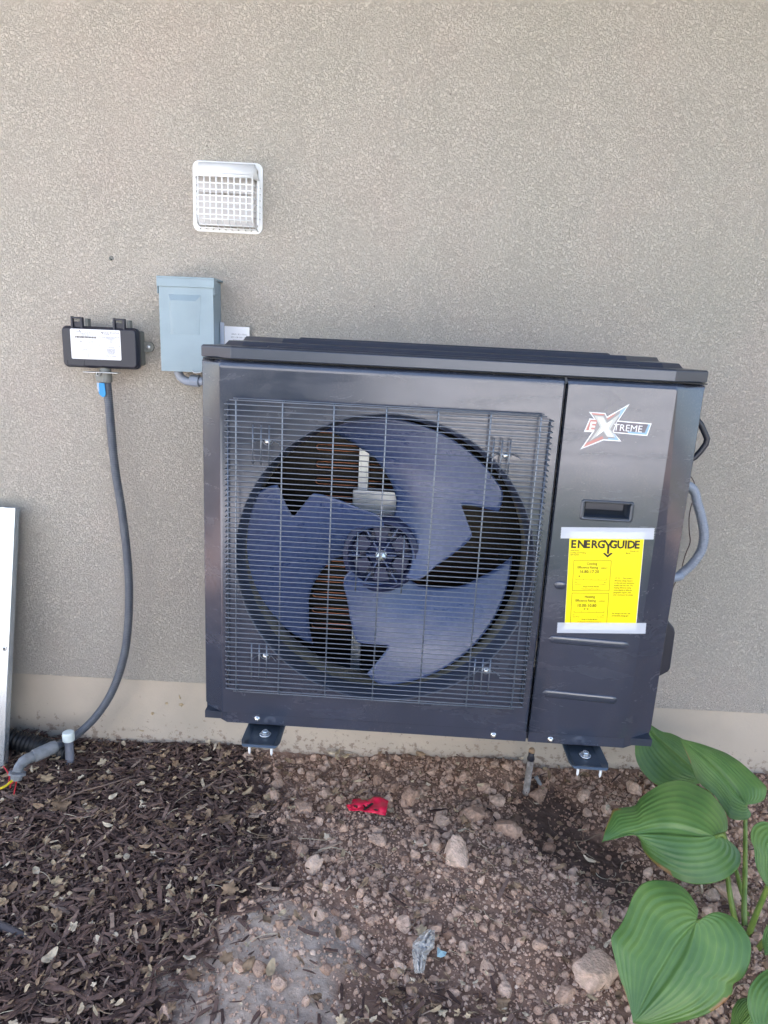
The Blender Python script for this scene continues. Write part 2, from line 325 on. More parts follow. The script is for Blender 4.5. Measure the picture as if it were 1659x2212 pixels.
# ================================================================== GROUND
def ground_h(x, y):
    v = Vector((x*3.1, y*3.1, 0)); h = .020*(noise.noise(v)+.0)+.010*noise.noise(v*2.7)+.006*noise.noise(v*7)
    h += .006*max(0, 1-abs(x+.9)/.6)*max(0, 1+y/.5) + .022
    h -= .018*math.exp(-(((x-.55)/.16)**2+((y+.27)/.13)**2))       # damp hollow
    h += .02*math.exp(-(((x-.36)/.10)**2+((y+.03)/.06)**2))
    h -= .016*math.exp(-(((x+.35)/.28)**2+((y+.78)/.12)**2))
    far = min(1, max(0, (-y-1.0)/.6)); h = h*(1-far)
    side = min(1, max(0, (abs(x)-1.8)/.6)); return h*(1-side)
def poly_v(pts): return np.array([[atz(x, y, .01).x, atz(x, y, .01).y] for x, y in pts])
def inside(px, py, poly):
    c = np.zeros(len(px), bool); n = len(poly)
    for i in range(n):
        x0, y0 = poly[i]; x1, y1 = poly[(i+1) % n]
        k = ((y0 > py) != (y1 > py)) & (px < (x1-x0)*(py-y0)/(y1-y0+1e-12)+x0); c ^= k
    return c
MUL = poly_v([(-500, 1530), (440, 1570), (520, 1622), (556, 1700), (575, 1790), (600, 1880), (560, 1960), (470, 2000), (400, 2060), (350, 2120), (380, 2280), (-700, 2330)])
DUST = poly_v([(560, 1960), (700, 1990), (760, 2060), (800, 2120), (740, 2150), (720, 2290), (380, 2290), (350, 2120), (400, 2060), (470, 2000)])
MUL2 = poly_v([(740, 2165), (850, 2130), (1000, 2140), (1100, 2175), (1150, 2290), (720, 2290)])
PIT = poly_v([(1120, 1700), (1200, 1700), (1260, 1760), (1350, 1830), (1400, 1960), (1330, 1960), (1230, 1880), (1170, 1850), (1110, 1790)])
def ground_mat():
    m = bpy.data.materials.new('soil'); m.use_nodes = True; t = m.node_tree; b = t.nodes['Principled BSDF']; L = t.links.new
    tc = N(t, 'ShaderNodeTexCoord'); a = N(t, 'ShaderNodeAttribute', attribute_name='zone')
    c = ramp(t, a.outputs['Fac'], [(0, (.060, .040, .034)), (.25, (.115, .078, .064)), (.5, (.275, .178, .132)), (1, (.50, .415, .345))])
    n = N(t, 'ShaderNodeTexNoise', i_Scale=40.0, i_Detail=8.0, i_Roughness=.65); L(tc.outputs['Object'], n.inputs['Vector'])
    g = ramp(t, n.outputs[0], [(.3, (.70, .68, .66)), (.7, (1.3, 1.3, 1.3))])
    mx = N(t, 'ShaderNodeMix', data_type='RGBA', blend_type='MULTIPLY', i_0=1.0); L(c, mx.inputs[6]); L(g, mx.inputs[7]); L(mx.outputs[2], b.inputs['Base Color'])
    bp = N(t, 'ShaderNodeBump', i_Strength=.9, i_Distance=.009); L(n.outputs[0], bp.inputs['Height']); L(bp.outputs[0], b.inputs['Normal'])
    b.inputs['Roughness'].default_value = .95; b.inputs['Specular IOR Level'].default_value = .15; return m
xs = np.concatenate([[-60, -20, -8, -4, -2.4], np.linspace(-1.5, 1.85, 610), [2.4, 4, 8, 20, 60]])
ys = np.concatenate([np.linspace(.1, -1.15, 260), [-1.5, -1.7, -2.2, -3, -6, -20, -80]])
GX, GY = np.meshgrid(xs, ys); gx, gy = GX.ravel(), GY.ravel()
gz = np.array([ground_h(x, y) for x, y in zip(gx, gy)])
fineg = np.array([noise.noise(Vector((x*38, y*38, 0)))*.0035+abs(noise.noise(Vector((x*85, y*85, 3))))*.0045 if -1.45 < x < 1.8 and y > -1.1 else 0 for x, y in zip(gx, gy)]); gz = gz+fineg*np.where(inside(gx, gy, DUST), .35, 1)
jx = gx+.03*np.sin(gy*31+gx*17)+nrs.normal(0, .012, len(gx)); jy = gy+.02*np.sin(gx*37)+nrs.normal(0, .012, len(gx))
zone = np.full(len(gx), .5); zone[inside(jx, jy, MUL)] = 0; zone[inside(jx, jy, MUL2)] = .40; zone[inside(jx, jy, DUST)] = .95; zone[inside(jx, jy, PIT)] = .25
zg = zone.reshape(len(ys), len(xs))
for _ in range(3): zg[1:-1, 1:-1] = .4*zg[1:-1, 1:-1]+.15*(zg[:-2, 1:-1]+zg[2:, 1:-1]+zg[1:-1, :-2]+zg[1:-1, 2:])
zone = zg.ravel()
nx, ny = len(xs), len(ys); ii = np.arange(nx*ny).reshape(ny, nx)
F = np.stack([ii[:-1, :-1].ravel(), ii[1:, :-1].ravel(), ii[1:, 1:].ravel(), ii[:-1, 1:].ravel()], 1)
gm = ground_mat()
g = bulk('ground', np.stack([gx, gy, gz], 1), F, gm, {'zone': zone}, True); tag(g, kind='structure')
# added unseen concrete slabs, laid out to bounce sun up onto the wall
b = MB(); b.box(-7, -.4, -4.6, -2.2, .004, .05); b.box(-7, -2.1, -2.199, -1.0, .004, .05); b.box(-.7, 9, -7.2, -5.601, .004, .05); b.build('bounce_patio', M['conc'])
b = MB(); b.add([(-40, -4.62, .012), (-.72, -4.62, .012), (-.72, -60, .012), (-40, -60, .012)], [(0, 1, 2, 3)]); b.add([(-.39, -2.3, .012), (40, -2.3, .012), (40, -5.6, .012), (-.39, -5.6, .012)], [(0, 1, 2, 3)]); b.build('lawn', mat('grass_green', (.06, .09, .03), .9, bump=(90, .8, .02), var=(30, 6, (.09, .12, .04), .4, .6))); tag(bpy.data.objects['lawn'], kind='structure')
tag(bpy.data.objects['bounce_patio'], kind='structure')

def ghs(x, y): return ground_h(float(x), float(y))
def ico(sub):
    bm = bmesh.new(); bmesh.ops.create_icosphere(bm, subdivisions=sub, radius=1); bm.verts.ensure_lookup_table()
    v = np.array([x.co[:] for x in bm.verts]); f = np.array([[q.index for q in x.verts] for x in bm.faces]); bm.free(); return v, f
def lumpy(sub, seed, amp=.35, facet=True):
    v, f = ico(sub); s = Vector((seed*7.3, seed*1.7, seed*3.1)); out = []
    for p in v:
        q = Vector(p); d = 1+amp*noise.noise(q*1.3+s)+amp*.5*noise.noise(q*3+s)+(amp*.3*noise.noise(q*8+s) if sub > 2 else 0)
        out.append(q*d)
    out = np.array([o[:] for o in out])
    if facet:                            # cut a few flat faces
        r = np.random.RandomState(seed)
        for _ in range(11):
            n = r.normal(size=3); n /= np.linalg.norm(n); d = out@n; lim = .50+.25*r.rand(); k = d > lim; out[k] -= np.outer(d[k]-lim, n)*.85
    return out, f
def rots(n, rs, tilt=PI):
    a, bb, c = rs.rand(n)*2*PI, (rs.rand(n)-.5)*tilt, (rs.rand(n)-.5)*tilt
    ca, sa, cb, sb, cc, s2 = np.cos(a), np.sin(a), np.cos(bb), np.sin(bb), np.cos(c), np.sin(c)
    Rz = np.zeros((n, 3, 3)); Rz[:, 0, 0] = ca; Rz[:, 0, 1] = -sa; Rz[:, 1, 0] = sa; Rz[:, 1, 1] = ca; Rz[:, 2, 2] = 1
    Rx = np.zeros((n, 3, 3)); Rx[:, 0, 0] = 1; Rx[:, 1, 1] = cb; Rx[:, 1, 2] = -sb; Rx[:, 2, 1] = sb; Rx[:, 2, 2] = cb
    Ry = np.zeros((n, 3, 3)); Ry[:, 1, 1] = 1; Ry[:, 0, 0] = cc; Ry[:, 0, 2] = s2; Ry[:, 2, 0] = -s2; Ry[:, 2, 2] = cc
    return Rz@Rx@Ry
def scatter(name, protos, pos, scl, R, tone, m, smooth=False):
    Vs, Fs, T = [], [], []; base = 0; which = nrs.randint(0, len(protos), len(pos))
    for k, (pv, pf) in enumerate(protos):
        idx = np.where(which == k)[0]
        if not len(idx): continue
        v = np.einsum('nij,nvj->nvi', R[idx], pv[None]*scl[idx][:, None, :])+pos[idx][:, None, :]
        n, nv = len(idx), len(pv); Vs.append(v.reshape(-1, 3))
        Fs.append((pf[None]+(np.arange(n)*nv)[:, None, None]).reshape(-1, pf.shape[1])+base)
        T.append(np.repeat(tone[idx], nv)); base += n*nv
    return bulk(name, np.concatenate(Vs), np.concatenate(Fs), m, {'tone': np.concatenate(T)}, smooth)
def sample(n, fn, x0=-1.45, x1=1.75, y0=-1.10, y1=-.004):
    n = int(n*1.2)
    x = nrs.uniform(x0, x1, n); y = nrs.uniform(y0, y1, n); k = fn(x, y); return x[k], y[k]

# ---- soil clods
M['clod'] = attr_mat('clod', [(0, (.25, .148, .102)), (.5, (.54, .370, .275)), (.85, (.68, .505, .395)), (1, (.75, .61, .50))], .95, (170, .9, .005), fine=90)
protos = [lumpy(2, s, .4) for s in range(1, 9)]; protos1 = [lumpy(1, s, .4) for s in range(11, 19)]
def notmul(x, y):
    a = x+nrs.normal(0, .045, len(x)); c = y+nrs.normal(0, .035, len(x)); r = nrs.rand(len(x))
    return ~(inside(a, c, MUL) & (r > .03)) & ~(inside(a, c, DUST) & (r > .30)) & ~(inside(a, c, PIT) & (r > .12)) & ~(inside(a, c, MUL2) & (r > .35))
x, y = sample(75000, notmul); n = len(x)
s = np.clip(np.exp(nrs.normal(math.log(.0028), .42, n)), .0013, .008)
z = np.array([ghs(a, c) for a, c in zip(x, y)])+s*.35
sc3 = s[:, None]*nrs.uniform(.7, 1.25, (n, 3))
far_pit = inside(x, y, PIT)
tone = np.clip(nrs.normal(.50, .15, n), 0, 1); tone[far_pit] *= .4
tone *= np.clip(.75+.5*(-y), .7, 1.2)
tag(scatter('soil_crumbs', protos1, np.stack([x, y, z], 1), sc3, rots(n, nrs), np.clip(tone, 0, 1), M['clod']), 'small brown and grey crumbs of dry soil and gravel below the unit', 'soil crumbs', kind='stuff')
x, y = sample(6800, notmul); n = len(x)
s = np.clip(np.exp(nrs.normal(math.log(.0072), .38, n)), .005, .019)
z = np.array([ghs(a, c) for a, c in zip(x, y)])+s*.3
sc3 = s[:, None]*nrs.uniform(.75, 1.2, (n, 3)); tone = np.clip(nrs.normal(.50, .14, n), 0, 1); tone[inside(x, y, PIT)] *= .4
tag(scatter('soil_clods', protos, np.stack([x, y, z], 1), sc3, rots(n, nrs), tone, M['clod']), 'pebble sized clods of dug soil below the unit and round the leafy plant', 'soil clods', kind='stuff')
# ---- the large clods one can tell apart
CL = [((1290, 2105), 50, 40, .75, 'largest pinkish rough clod, at the left edge of the lowest big leaf'),
      ((675, 1877), 23, 32, .85, 'pale flat faced stone at the left side of the dug soil'),
      ((983, 1853), 30, 38, .8, 'tall jagged light brown clod in the middle of the dug soil'),
      ((1023, 1760), 30, 28, .35, 'dark brown round clod left of the damp hollow'),
      ((1092, 1782), 30, 26, .45, 'grey brown clod on the left rim of the damp hollow'),
      ((1076, 1729), 18, 16, .7, 'pinkish round clod just left of the grey riser pipe'),
      ((952, 1776), 22, 22, .6, 'craggy clod with a notched top, right of the red plastic strip'),
      ((593, 1718), 20, 20, .55, 'brown clod next to the right edge of the mulch'),
      ((705, 1711), 18, 15, .6, 'greyish clod up and left of the red plastic strip'),
      ((654, 1739), 24, 16, .5, 'flat wide clod left of the red plastic strip'),
      ((1367, 1705), 18, 20, .7, 'tan clod between the right foot of the unit and the big leaves'),
      ((1263, 1712), 15, 24, .7, 'upright pinkish clod under the right foot of the unit'),
      ((1162, 1709), 20, 18, .3, 'reddish brown clod touching the base of the riser pipe'),
      ((863, 2088), 16, 13, .95, 'small pale stone just left of the clear plastic wrapper'),
      ((1535, 1930), 13, 18, .85, 'small light upright clod above the lowest big leaf'),
      ((1580, 1930), 34, 26, .65, 'wide clod behind the leaf stalks of the plant'),
      ((885, 1722), 24, 26, .3, 'dark clod right behind the red plastic strip'),
      ((652, 1837), 17, 18, .45, 'grey clod above the pale flat faced stone'),
      ((819, 1813), 22, 14, .55, 'low flat clod straight below the red plastic strip')]
for k, ((X, Y), rx, rz, tn, lab) in enumerate(CL):
    v, f = lumpy(4, 40+k, .42, True); p = atz(X, Y, .03); d = (p-Vector(CAMP)).length; kx = rx*d/FPX*.95; kz = rz*d/FPX*.95
    gz_ = ghs(p.x, p.y); v = v*np.array([kx, (kx+kz)*.5, kz*.85]); v[:, 2] = np.maximum(v[:, 2], -kz*.45)
    o = bulk('soil_clod', v, f, M['clod'], {'tone': np.full(len(v), tn)}, True)
    o.location = (p.x, p.y, gz_+kz*.32); o.rotation_euler = (0, 0, .4*math.sin(k*9)); tag(o, lab, 'clod', 'large clods of soil')

# ---- mulch
M['mulch'] = attr_mat('mulch', [(0, (.048, .028, .024)), (.45, (.140, .088, .073)), (.8, (.25, .172, .138)), (1, (.46, .35, .26))], .8, (220, .5, .001), .3, fine=120)
def chip(seed, seg=4):
    r = np.random.RandomState(seed); v = []; bend = r.uniform(-.25, .25)
    for i in range(seg):
        t = i/(seg-1)*2-1; wd = (1-abs(t)**4*r.uniform(.1, .8))*r.uniform(.6, 1.25); cx = bend*(1-t*t); th = (1-.5*abs(t)**2)*r.uniform(.7, 1.1)
        for sx, sz in ((-1, -1), (1, -1), (1, 1), (-1, 1)): v.append((t, cx+.5*wd*sx, .5*th*sz))
    f = []
    for i in range(seg-1):
        for j in range(4): a = i*4+j; b_ = i*4+(j+1) % 4; f.append((a, b_, b_+4, a+4))
    f += [(3, 2, 1, 0), tuple(4*(seg-1)+q for q in range(4))]
    return np.array(v), np.array(f)
chips = [chip(s) for s in range(12)]
def inmul(x, y):
    a = x+nrs.normal(0, .055, len(x)); c = y+nrs.normal(0, .04, len(x)); r = nrs.rand(len(x))
    return inside(a, c, MUL) | (inside(a, c, MUL2) & (r < .22)) | (r < .012)
x, y = sample(60000, inmul, x0=-1.45); n = len(x)
ln = np.clip(np.exp(nrs.normal(math.log(.0088), .6, n)), .0025, .036); wd = np.clip(ln*nrs.uniform(.16, .55, n), .0016, .0095)
z = np.array([ghs(a, c) for a, c in zip(x, y)])+nrs.uniform(0, .016, n)
tag(scatter('wood_mulch', chips, np.stack([x, y, z], 1), np.stack([ln, wd, wd*nrs.uniform(.3, .6, n)], 1), rots(n, nrs, .75), np.clip(nrs.normal(.45, .22, n), 0, 1), M['mulch']),
    'dark brown shredded wood mulch covering the ground at the left', 'mulch', kind='stuff')
# ---- dead leaves
M['leafl'] = attr_mat('dead_leaf', [(0, (.085, .045, .028)), (.35, (.20, .135, .085)), (.6, (.33, .225, .14)), (.8, (.46, .355, .225)), (1, (.64, .54, .40))], .7, (150, .3, .001), .3, fine=80)
def leafshape(kind, seed):
    r = np.random.RandomState(seed); nr, na = 5, 30; v = [(0, 0, 0)]; f = []
    curl = r.uniform(.1, .8)*r.choice([-1, 1]); cx2 = r.uniform(-.4, .8)
    for i in range(1, nr+1):
        q = i/nr
        for j in range(na):
            a = 2*PI*j/na
            if kind == 0:                # winged seed
                X, Y = math.cos(a), .26*math.sin(a)*(1+.35*math.cos(a))+.22*math.cos(a)**2
            elif kind == 1:              # lobed leaf
                R0 = .55+.33*abs(math.cos(2.5*a))**1.6+.10*math.cos(13*a+seed)+.05*r.uniform(-1, 1)*0; X, Y = R0*math.cos(a), R0*math.sin(a)*.85
            else: R0 = 1; X, Y = math.cos(a), .5*math.sin(a)*(1-.3*math.cos(a))
            X *= q; Y *= q; Z = curl*Y*Y+cx2*.35*X*X+.06*math.sin(5*X+seed)+.05*math.sin(7*Y+X*3)
            v.append((X, Y, Z))
    for j in range(na): f.append((0, 1+j, 1+(j+1) % na))
    for i in range(nr-1):
        for j in range(na):
            a, b_ = 1+i*na+j, 1+i*na+(j+1) % na; f += [(a, a+na, b_+na), (a, b_+na, b_)]
    v = np.array(v); k = len(v); v2 = v.copy(); v2[:, 2] -= .02
    f = np.array(f); return np.concatenate([v, v2]), np.concatenate([f, f[:, ::-1]+k])
lp = [leafshape(k % 3, k) for k in range(12)]
def lfn(x, y):
    r = nrs.rand(len(x)); d = inside(x, y, MUL) | inside(x, y, MUL2); p = np.where(d, .85, .22); p = np.where(inside(x, y, DUST), .12, p)
    p = np.where((x > -.75) & (x < -.2) & (y < -.35) & (y > -.75), np.minimum(1, p*1.4), p); return r < p
x, y = sample(5600, lfn); n = len(x); s = np.clip(np.exp(nrs.normal(math.log(.0080), .42, n)), .003, .017)
z = np.array([ghs(a, c) for a, c in zip(x, y)])+.012+nrs.uniform(0, .008, n)
tag(scatter('leaf_litter', lp, np.stack([x, y, z], 1), np.stack([s, s, s], 1), rots(n, nrs, .9), np.clip(nrs.normal(.60, .25, n), 0, 1), M['leafl'], True),
    'small dry leaves and winged seeds strewn over mulch and soil', 'leaf litter', kind='stuff')
LV = [((132, 1748), 1, .030, .30, 25, 'big brown star shaped leaf on the mulch, below the elbow fitting'),
      ((198, 1687), 0, .020, .22, 70, 'curled orange brown leaf below the white capped pipe'),
      ((102, 1687), 1, .022, .72, 20, 'cream coloured crumpled leaf in front of the elbow fitting'),
      ((236, 1690), 1, .015, .6, 140, 'tan crumpled leaf right of the curled orange brown leaf'),
      ((231, 1791), 0, .017, .98, -25, 'pale cream winged seed lying alone on the mulch'),
      ((314, 1839), 0, .016, .62, 0, 'peach coloured flat seed on the mulch, right of the pale cream one'),
      ((245, 1733), 2, .013, 1.0, 65, 'whitish pointed leaf on the mulch above the pale cream seed'),
      ((109, 2082), 2, .019, .95, 75, 'cream pod on the mulch near the bottom left corner'),
      ((417, 2102), 1, .018, .2, 10, 'rusty brown leaf on the bare grey dust'),
      ((489, 2076), 1, .019, .5, 60, 'tan veined leaf on the bare grey dust'),
      ((539, 2089), 2, .017, .55, 65, 'orange tan folded leaf, rightmost on the bare grey dust'),
      ((496, 1940), 1, .024, .5, 5, 'light brown star shaped leaf at the top edge of the grey dust'),
      ((372, 1791), 1, .020, .25, 130, 'orange brown curled leaf between mulch and soil'),
      ((486, 1778), 1, .022, .33, 40, 'dull brown lobed leaf at the right edge of the mulch'),
      ((740, 1856), 0, .017, .75, 80, 'tan winged seed pair lying on the clods below the red strip'),
      ((1272, 1858), 0, .016, .98, -35, 'pale green seed standing in the damp hollow'),
      ((775, 1733-40), 0, .015, .85, 15, 'whitish seed just above the red plastic strip')]
for k, ((X, Y), kind, sz, tn, ang, lab) in enumerate(LV):
    v, f = leafshape(kind, 60+k); p = atz(X, Y, .03); o = bulk('dead_leaf', v*sz, f, M['leafl'], {'tone': np.full(len(v), tn)}, True)
    o.location = (p.x, p.y, ghs(p.x, p.y)+.022); o.rotation_euler = (.25, .1*math.sin(k), math.radians(ang)); tag(o, lab, 'leaf', 'single dead leaves')
# ---- straw, stems, twigs
M['straw'] = attr_mat('straw', [(0, (.10, .06, .045)), (.5, (.33, .26, .18)), (1, (.55, .50, .38))], .7)
def strand(seed, seg=9, k=4):
    r = np.random.RandomState(seed); a = 0; p = np.zeros(2); P = []
    cur = r.uniform(-.35, .35)
    for i in range(seg): P.append((p[0], p[1], .04*math.sin(i*.8+seed))); a += cur+r.uniform(-.2, .2); p = p+np.array([math.cos(a), math.sin(a)])*2/seg
    P = np.array(P); P -= P.mean(0); v = []; f = []
    for i, q in enumerate(P):
        for j in range(k): an = 2*PI*j/k; v.append((q[0]+.012*math.sin(an), q[1]+.012*math.cos(an), q[2]+.012*math.sin(an+1)))
    for i in range(seg-1):
        for j in range(k): f.append((i*k+j, i*k+(j+1) % k, i*k+(j+1) % k+k, i*k+j+k))
    return np.array(v), np.array(f)
st = [strand(s) for s in range(14)]
x, y = sample(620, lambda x, y: nrs.rand(len(x)) < .8); n = len(x); s = nrs.uniform(.015, .055, n)
z = np.array([ghs(a, c) for a, c in zip(x, y)])+.014+nrs.uniform(0, .006, n)
tag(scatter('dry_stalks', st, np.stack([x, y, z], 1), np.stack([s, s, s], 1), rots(n, nrs, .3), np.clip(nrs.normal(.5, .25, n), 0, 1), M['straw']),
    'thin dry grass stems and rootlets lying on the soil', 'dry stems', kind='stuff')
b = MB(); b.tube(cr([atz(120, 1738, .04), atz(170, 1712, .045), atz(230, 1695, .045), atz(290, 1676, .04)], 5), [.0022]*15+[.0014], 6)
tag(b.build('twig', mat('twig_bark', (.20, .14, .11), .8)), 'long thin twig lying across the mulch below the capped pipe', 'twig')
b = MB(); b.tube(cr([atz(-5, 1998, .03), atz(30, 2012, .03), atz(75, 2030, .028)], 5), [.008, .009, .009, .009, .008, .008, .007, .006, .005, .004, .003], 7)
tag(b.build('bark_stick', mat('grey_bark', (.085, .075, .08), .85, bump=(150, .5, .002))), 'thick grey stick on the mulch at the bottom left edge', 'stick')

# ================================================================== HEAT PUMP
hp = tag(empty('heat_pump', UORG, (0, 0, UROT)), 'dark blue grey outdoor heat pump unit with a big round fan behind its wire grille', 'heat pump')
FC = (.333, .356); FR = .304                         # fan opening in the front panel
def build_w(b, name, m, parent, bevel=0, seg=2, ang=25):
    o = b.build(name, m, parent); bm = bmesh.new(); bm.from_mesh(o.data); bmesh.ops.remove_doubles(bm, verts=bm.verts, dist=.00012)
    bmesh.ops.recalc_face_normals(bm, faces=bm.faces); bm.to_mesh(o.data); bm.free()
    if bevel:
        q = o.modifiers.new('b', 'BEVEL'); q.width = bevel; q.segments = seg; q.limit_method = 'ANGLE'; q.angle_limit = math.radians(ang); q.harden_normals = True
        o.data.polygons.foreach_set('use_smooth', [True]*len(o.data.polygons))
    return o
def strip(b, path, z):                               # wall strips: path of (u, w), z levels with inward steps
    for (a, c) in zip(path[:-1], path[1:]):
        for (z0, z1) in zip(z[:-1], z[1:]):
            b.add([(a[0], a[1]+z0[1], z0[0]), (c[0], c[1]+z0[1], z0[0]), (c[0], c[1]+z1[1], z1[0]), (a[0], a[1]+z1[1], z1[0])], [(0, 1, 2, 3)])
ZT = [(.7335, 0), (.741, .0025), (.7450, .010)]
ZB = [(-.0245, .002), (-.0012, .002), (-.0012, .010)]
# front panel with its round opening
b = MB(); X0, X1, Z0, Z1 = .005, .6500, .0005, .7285; na = 128; ci = []; re = []
for k in range(na):
    a = 2*PI*k/na; c, s = math.cos(a), math.sin(a); ci.append((FC[0]+FR*c, 0, FC[1]+FR*s))
    t = min([(X1-FC[0])/c if c > 1e-9 else 9, (X0-FC[0])/c if c < -1e-9 else 9, (Z1-FC[1])/s if s > 1e-9 else 9, (Z0-FC[1])/s if s < -1e-9 else 9])
    re.append([FC[0]+t*c, 0, FC[1]+t*s])
for cx, cz in ((X0, Z0), (X0, Z1), (X1, Z0), (X1, Z1)):
    k = min(range(na), key=lambda i: (re[i][0]-cx)**2+(re[i][2]-cz)**2); re[k] = [cx, 0, cz]
b.loft([ci, re], False, False); fp = b.build('front_panel', M['paint'], hp); fp.data.polygons.foreach_set('use_smooth', [False]*len(fp.data.polygons))
b = MB(); b.add([(X0, 0, Z1), (X1, 0, Z1), (X1, 0, .7335), (X0, 0, .7335)], [(0, 1, 2, 3)]); b.add([(0, 0, Z0), (X0, 0, Z0), (X0, 0, Z1), (0, 0, Z1)], [(0, 1, 2, 3)]); b.add([(0, 0, Z1), (X0, 0, Z1), (X0, 0, .7335), (0, 0, .7335)], [(0, 1, 2, 3)])
b.add([(X1, 0, Z0), (.6550, 0, Z0), (.6550, 0, Z1), (X1, 0, Z1)], [(0, 1, 2, 3)]); b.add([(X1, 0, Z1), (.6550, 0, Z1), (.6550, 0, .7335), (X1, 0, .7335)], [(0, 1, 2, 3)])
X0, X1, Z1 = 0.0, .6550, .7335; strip(b, [(0, 0), (.005, 0), (.650, 0), (.655, 0)], ZT)
strip(b, [(-.046, .040), (X0, 0)], [(.0005, 0), (.7335, 0)]+ZT[1:]); strip(b, [(-.046, .075), (-.046, .040)], [(.0005, 0), (.7335, 0)])
strip(b, [(X1, 0), (.6575, .003), (.6575, .016)], [(.0005, 0), (.7335, 0)]); strip(b, [(X1, 0), (.6575, .003)], ZT)
build_w(b, 'panel_edge', M['paint'], fp, .0030, 3, 20)
b = MB(); strip(b, [(-.044, .07), (-.044, .040), (.011, .0005), (.6570, .0005)], ZB); strip(b, [(.6570, .0005), (.6570, .012)], ZB[:2])
build_w(b, 'lower_rim', M['paint'], hp, .0025, 2, 20)
# service panel with hand recess
b = MB(); xs_ = [.6640, .7210, .8100, .8660]; zs_ = [.0005, .4785, .5085, .7335]
for i in range(3):
    for j in range(3):
        if (i, j) != (1, 1): b.add([(xs_[i], 0, zs_[j]), (xs_[i+1], 0, zs_[j]), (xs_[i+1], 0, zs_[j+1]), (xs_[i], 0, zs_[j+1])], [(0, 1, 2, 3)])
strip(b, [(.6640, 0), (.866, 0)], ZT); strip(b, [(.866, 0), (.934, .040)], [(.0005, 0), (.7335, 0)]+ZT[1:])
strip(b, [(.934, .040), (.934, .075)], [(.0005, 0), (.7335, 0)])
strip(b, [(.6615, .016), (.6615, .003), (.6640, 0)], [(.0005, 0), (.7335, 0)]); strip(b, [(.6615, .003), (.6640, 0)], ZT)
sp_ = build_w(b, 'service_panel', M['paint'], hp, .0035, 3, 20)
b = MB(); strip(b, [(.6620, .012), (.6620, .0005)], ZB[:2]); strip(b, [(.6620, .0005), (.866, .0005), (.932, .040), (.932, .07)], ZB)
build_w(b, 'lower_rim', M['paint'], hp, .0025, 2, 20)
# raised ribs pressed into the service panel
def rib(x0, x1, z0, z1, r=.0090, h=.0034):
    b = MB(); n = 26; pts = []
    rings = []
    for k in range(n+1):
        t = k/n; x = x0+(x1-x0)*t; e = min(1, (x-x0)/r, (x1-x)/r) if 0 < k < n else 0; e = math.sqrt(max(0, 1-(1-e)**2))
        zc = z0+(z1-z0)*t; rings.append([(x, .0002-h*e*math.sin(PI*j/8) if 0 < j < 8 else .0006, zc+r*max(e, .02)*math.cos(PI*j/8)) for j in range(9)])
    b.loft(rings, False, False, True, closed=False); return b.build('pressed_rib', M['paint'], hp)
rib(.6795, .846, .2165, .2125); rib(.680, .838, .0940, .0875); rib(.6790, .7035, .3345, .3340)
# hand recess
hd = MB()
o_, i_ = rrect(.7132, .8172, .4720, .5140, .006), rrect(.7210, .8100, .4785, .5085, .003)
hd.loft([[(x, .0006, z) for x, z in o_], [(x, -.0022, z) for x, z in rrect(.7142, .8162, .4730, .5130, .0055)], [(x, -.0026, z) for x, z in rrect(.7195, .8115, .4770, .5100, .004)], [(x, .002, z) for x, z in i_], [(x, .032, z) for x, z in rrect(.7220, .8090, .4790, .5080, .003)]], False, True, True)
hh = hd.build('hand_recess', M['paint2'], hp)
b = MB(); b.box(.7230, .7975, .004, .012, .4935, .5075); b.build('inner_lip', M['black'], hh, .0012)
# shell behind
for q in (-.046, .9315): b = MB(); b.box(q, q+.0025, .0755, .33, -.02, .745); b.build('side_wall', M['paint'], hp)
b = MB(); b.box(-.040, .928, .012, .33, -.0225, -.006); b.build('base_pan', M['paint2'], hp)
b = MB(); b.box(.6540, .6570, .0165, .33, -.005, .742); b.build('partition', M['dark'], hp)
# lid
def inset(poly, d):
    c = [(sum(p[0] for p in poly)/len(poly), sum(p[1] for p in poly)/len(poly))][0]; out = []
    n = len(poly)
    for i in range(n):
        p0, p1, p2 = Vector(poly[i-1]), Vector(poly[i]), Vector(poly[(i+1) % n])
        e1, e2 = (p1-p0).normalized(), (p2-p1).normalized(); n1, n2 = Vector((-e1.y, e1.x)), Vector((-e2.y, e2.x)); k = (n1+n2).normalized()
        out.append(tuple(p1+k*d/max(.3, k.dot(n1))))
    return out
LP = [(-.047, .040), (.0229, -.006), (.8580, -.006), (.936, .040), (.936, .350), (-.047, .350)]
b = MB(); R3 = lambda poly, z: [(x, y, z) for x, y in poly]
P1 = inset(LP, .040); P2 = [(.005, .17), (.105, .078), (.790, .078), (.885, .17), (.885, .300), (.005, .300)]
b.loft([R3(inset(LP, .002), .7475), R3(LP, .7490), R3(LP, .7680), R3(inset(LP, .0035), .7712), R3(P1, .7716), R3(inset(P1, .008), .7810), R3(P2, .7818), R3(inset(P2, .006), .7905)])
lid = build_w(b, 'lid', M['paint2'], hp, .0022, 3, 18)
b = MB()
b.loft([R3(rrect(.085, .800, .018, .036, .008), .7716), R3(rrect(.088, .797, .021, .033, .006), .7748)], False, True)
b.loft([R3(rrect(.13, .770, .118, .140, .01), .7904), R3(rrect(.134, .766, .122, .136, .007), .7938)], False, True)
b.build('lid_rib', M['paint2'], lid, .0012)
b = MB(); b.box(-.035, .925, .010, .34, .7452, .7474); b.build('lid_gasket', M['dark'], lid)
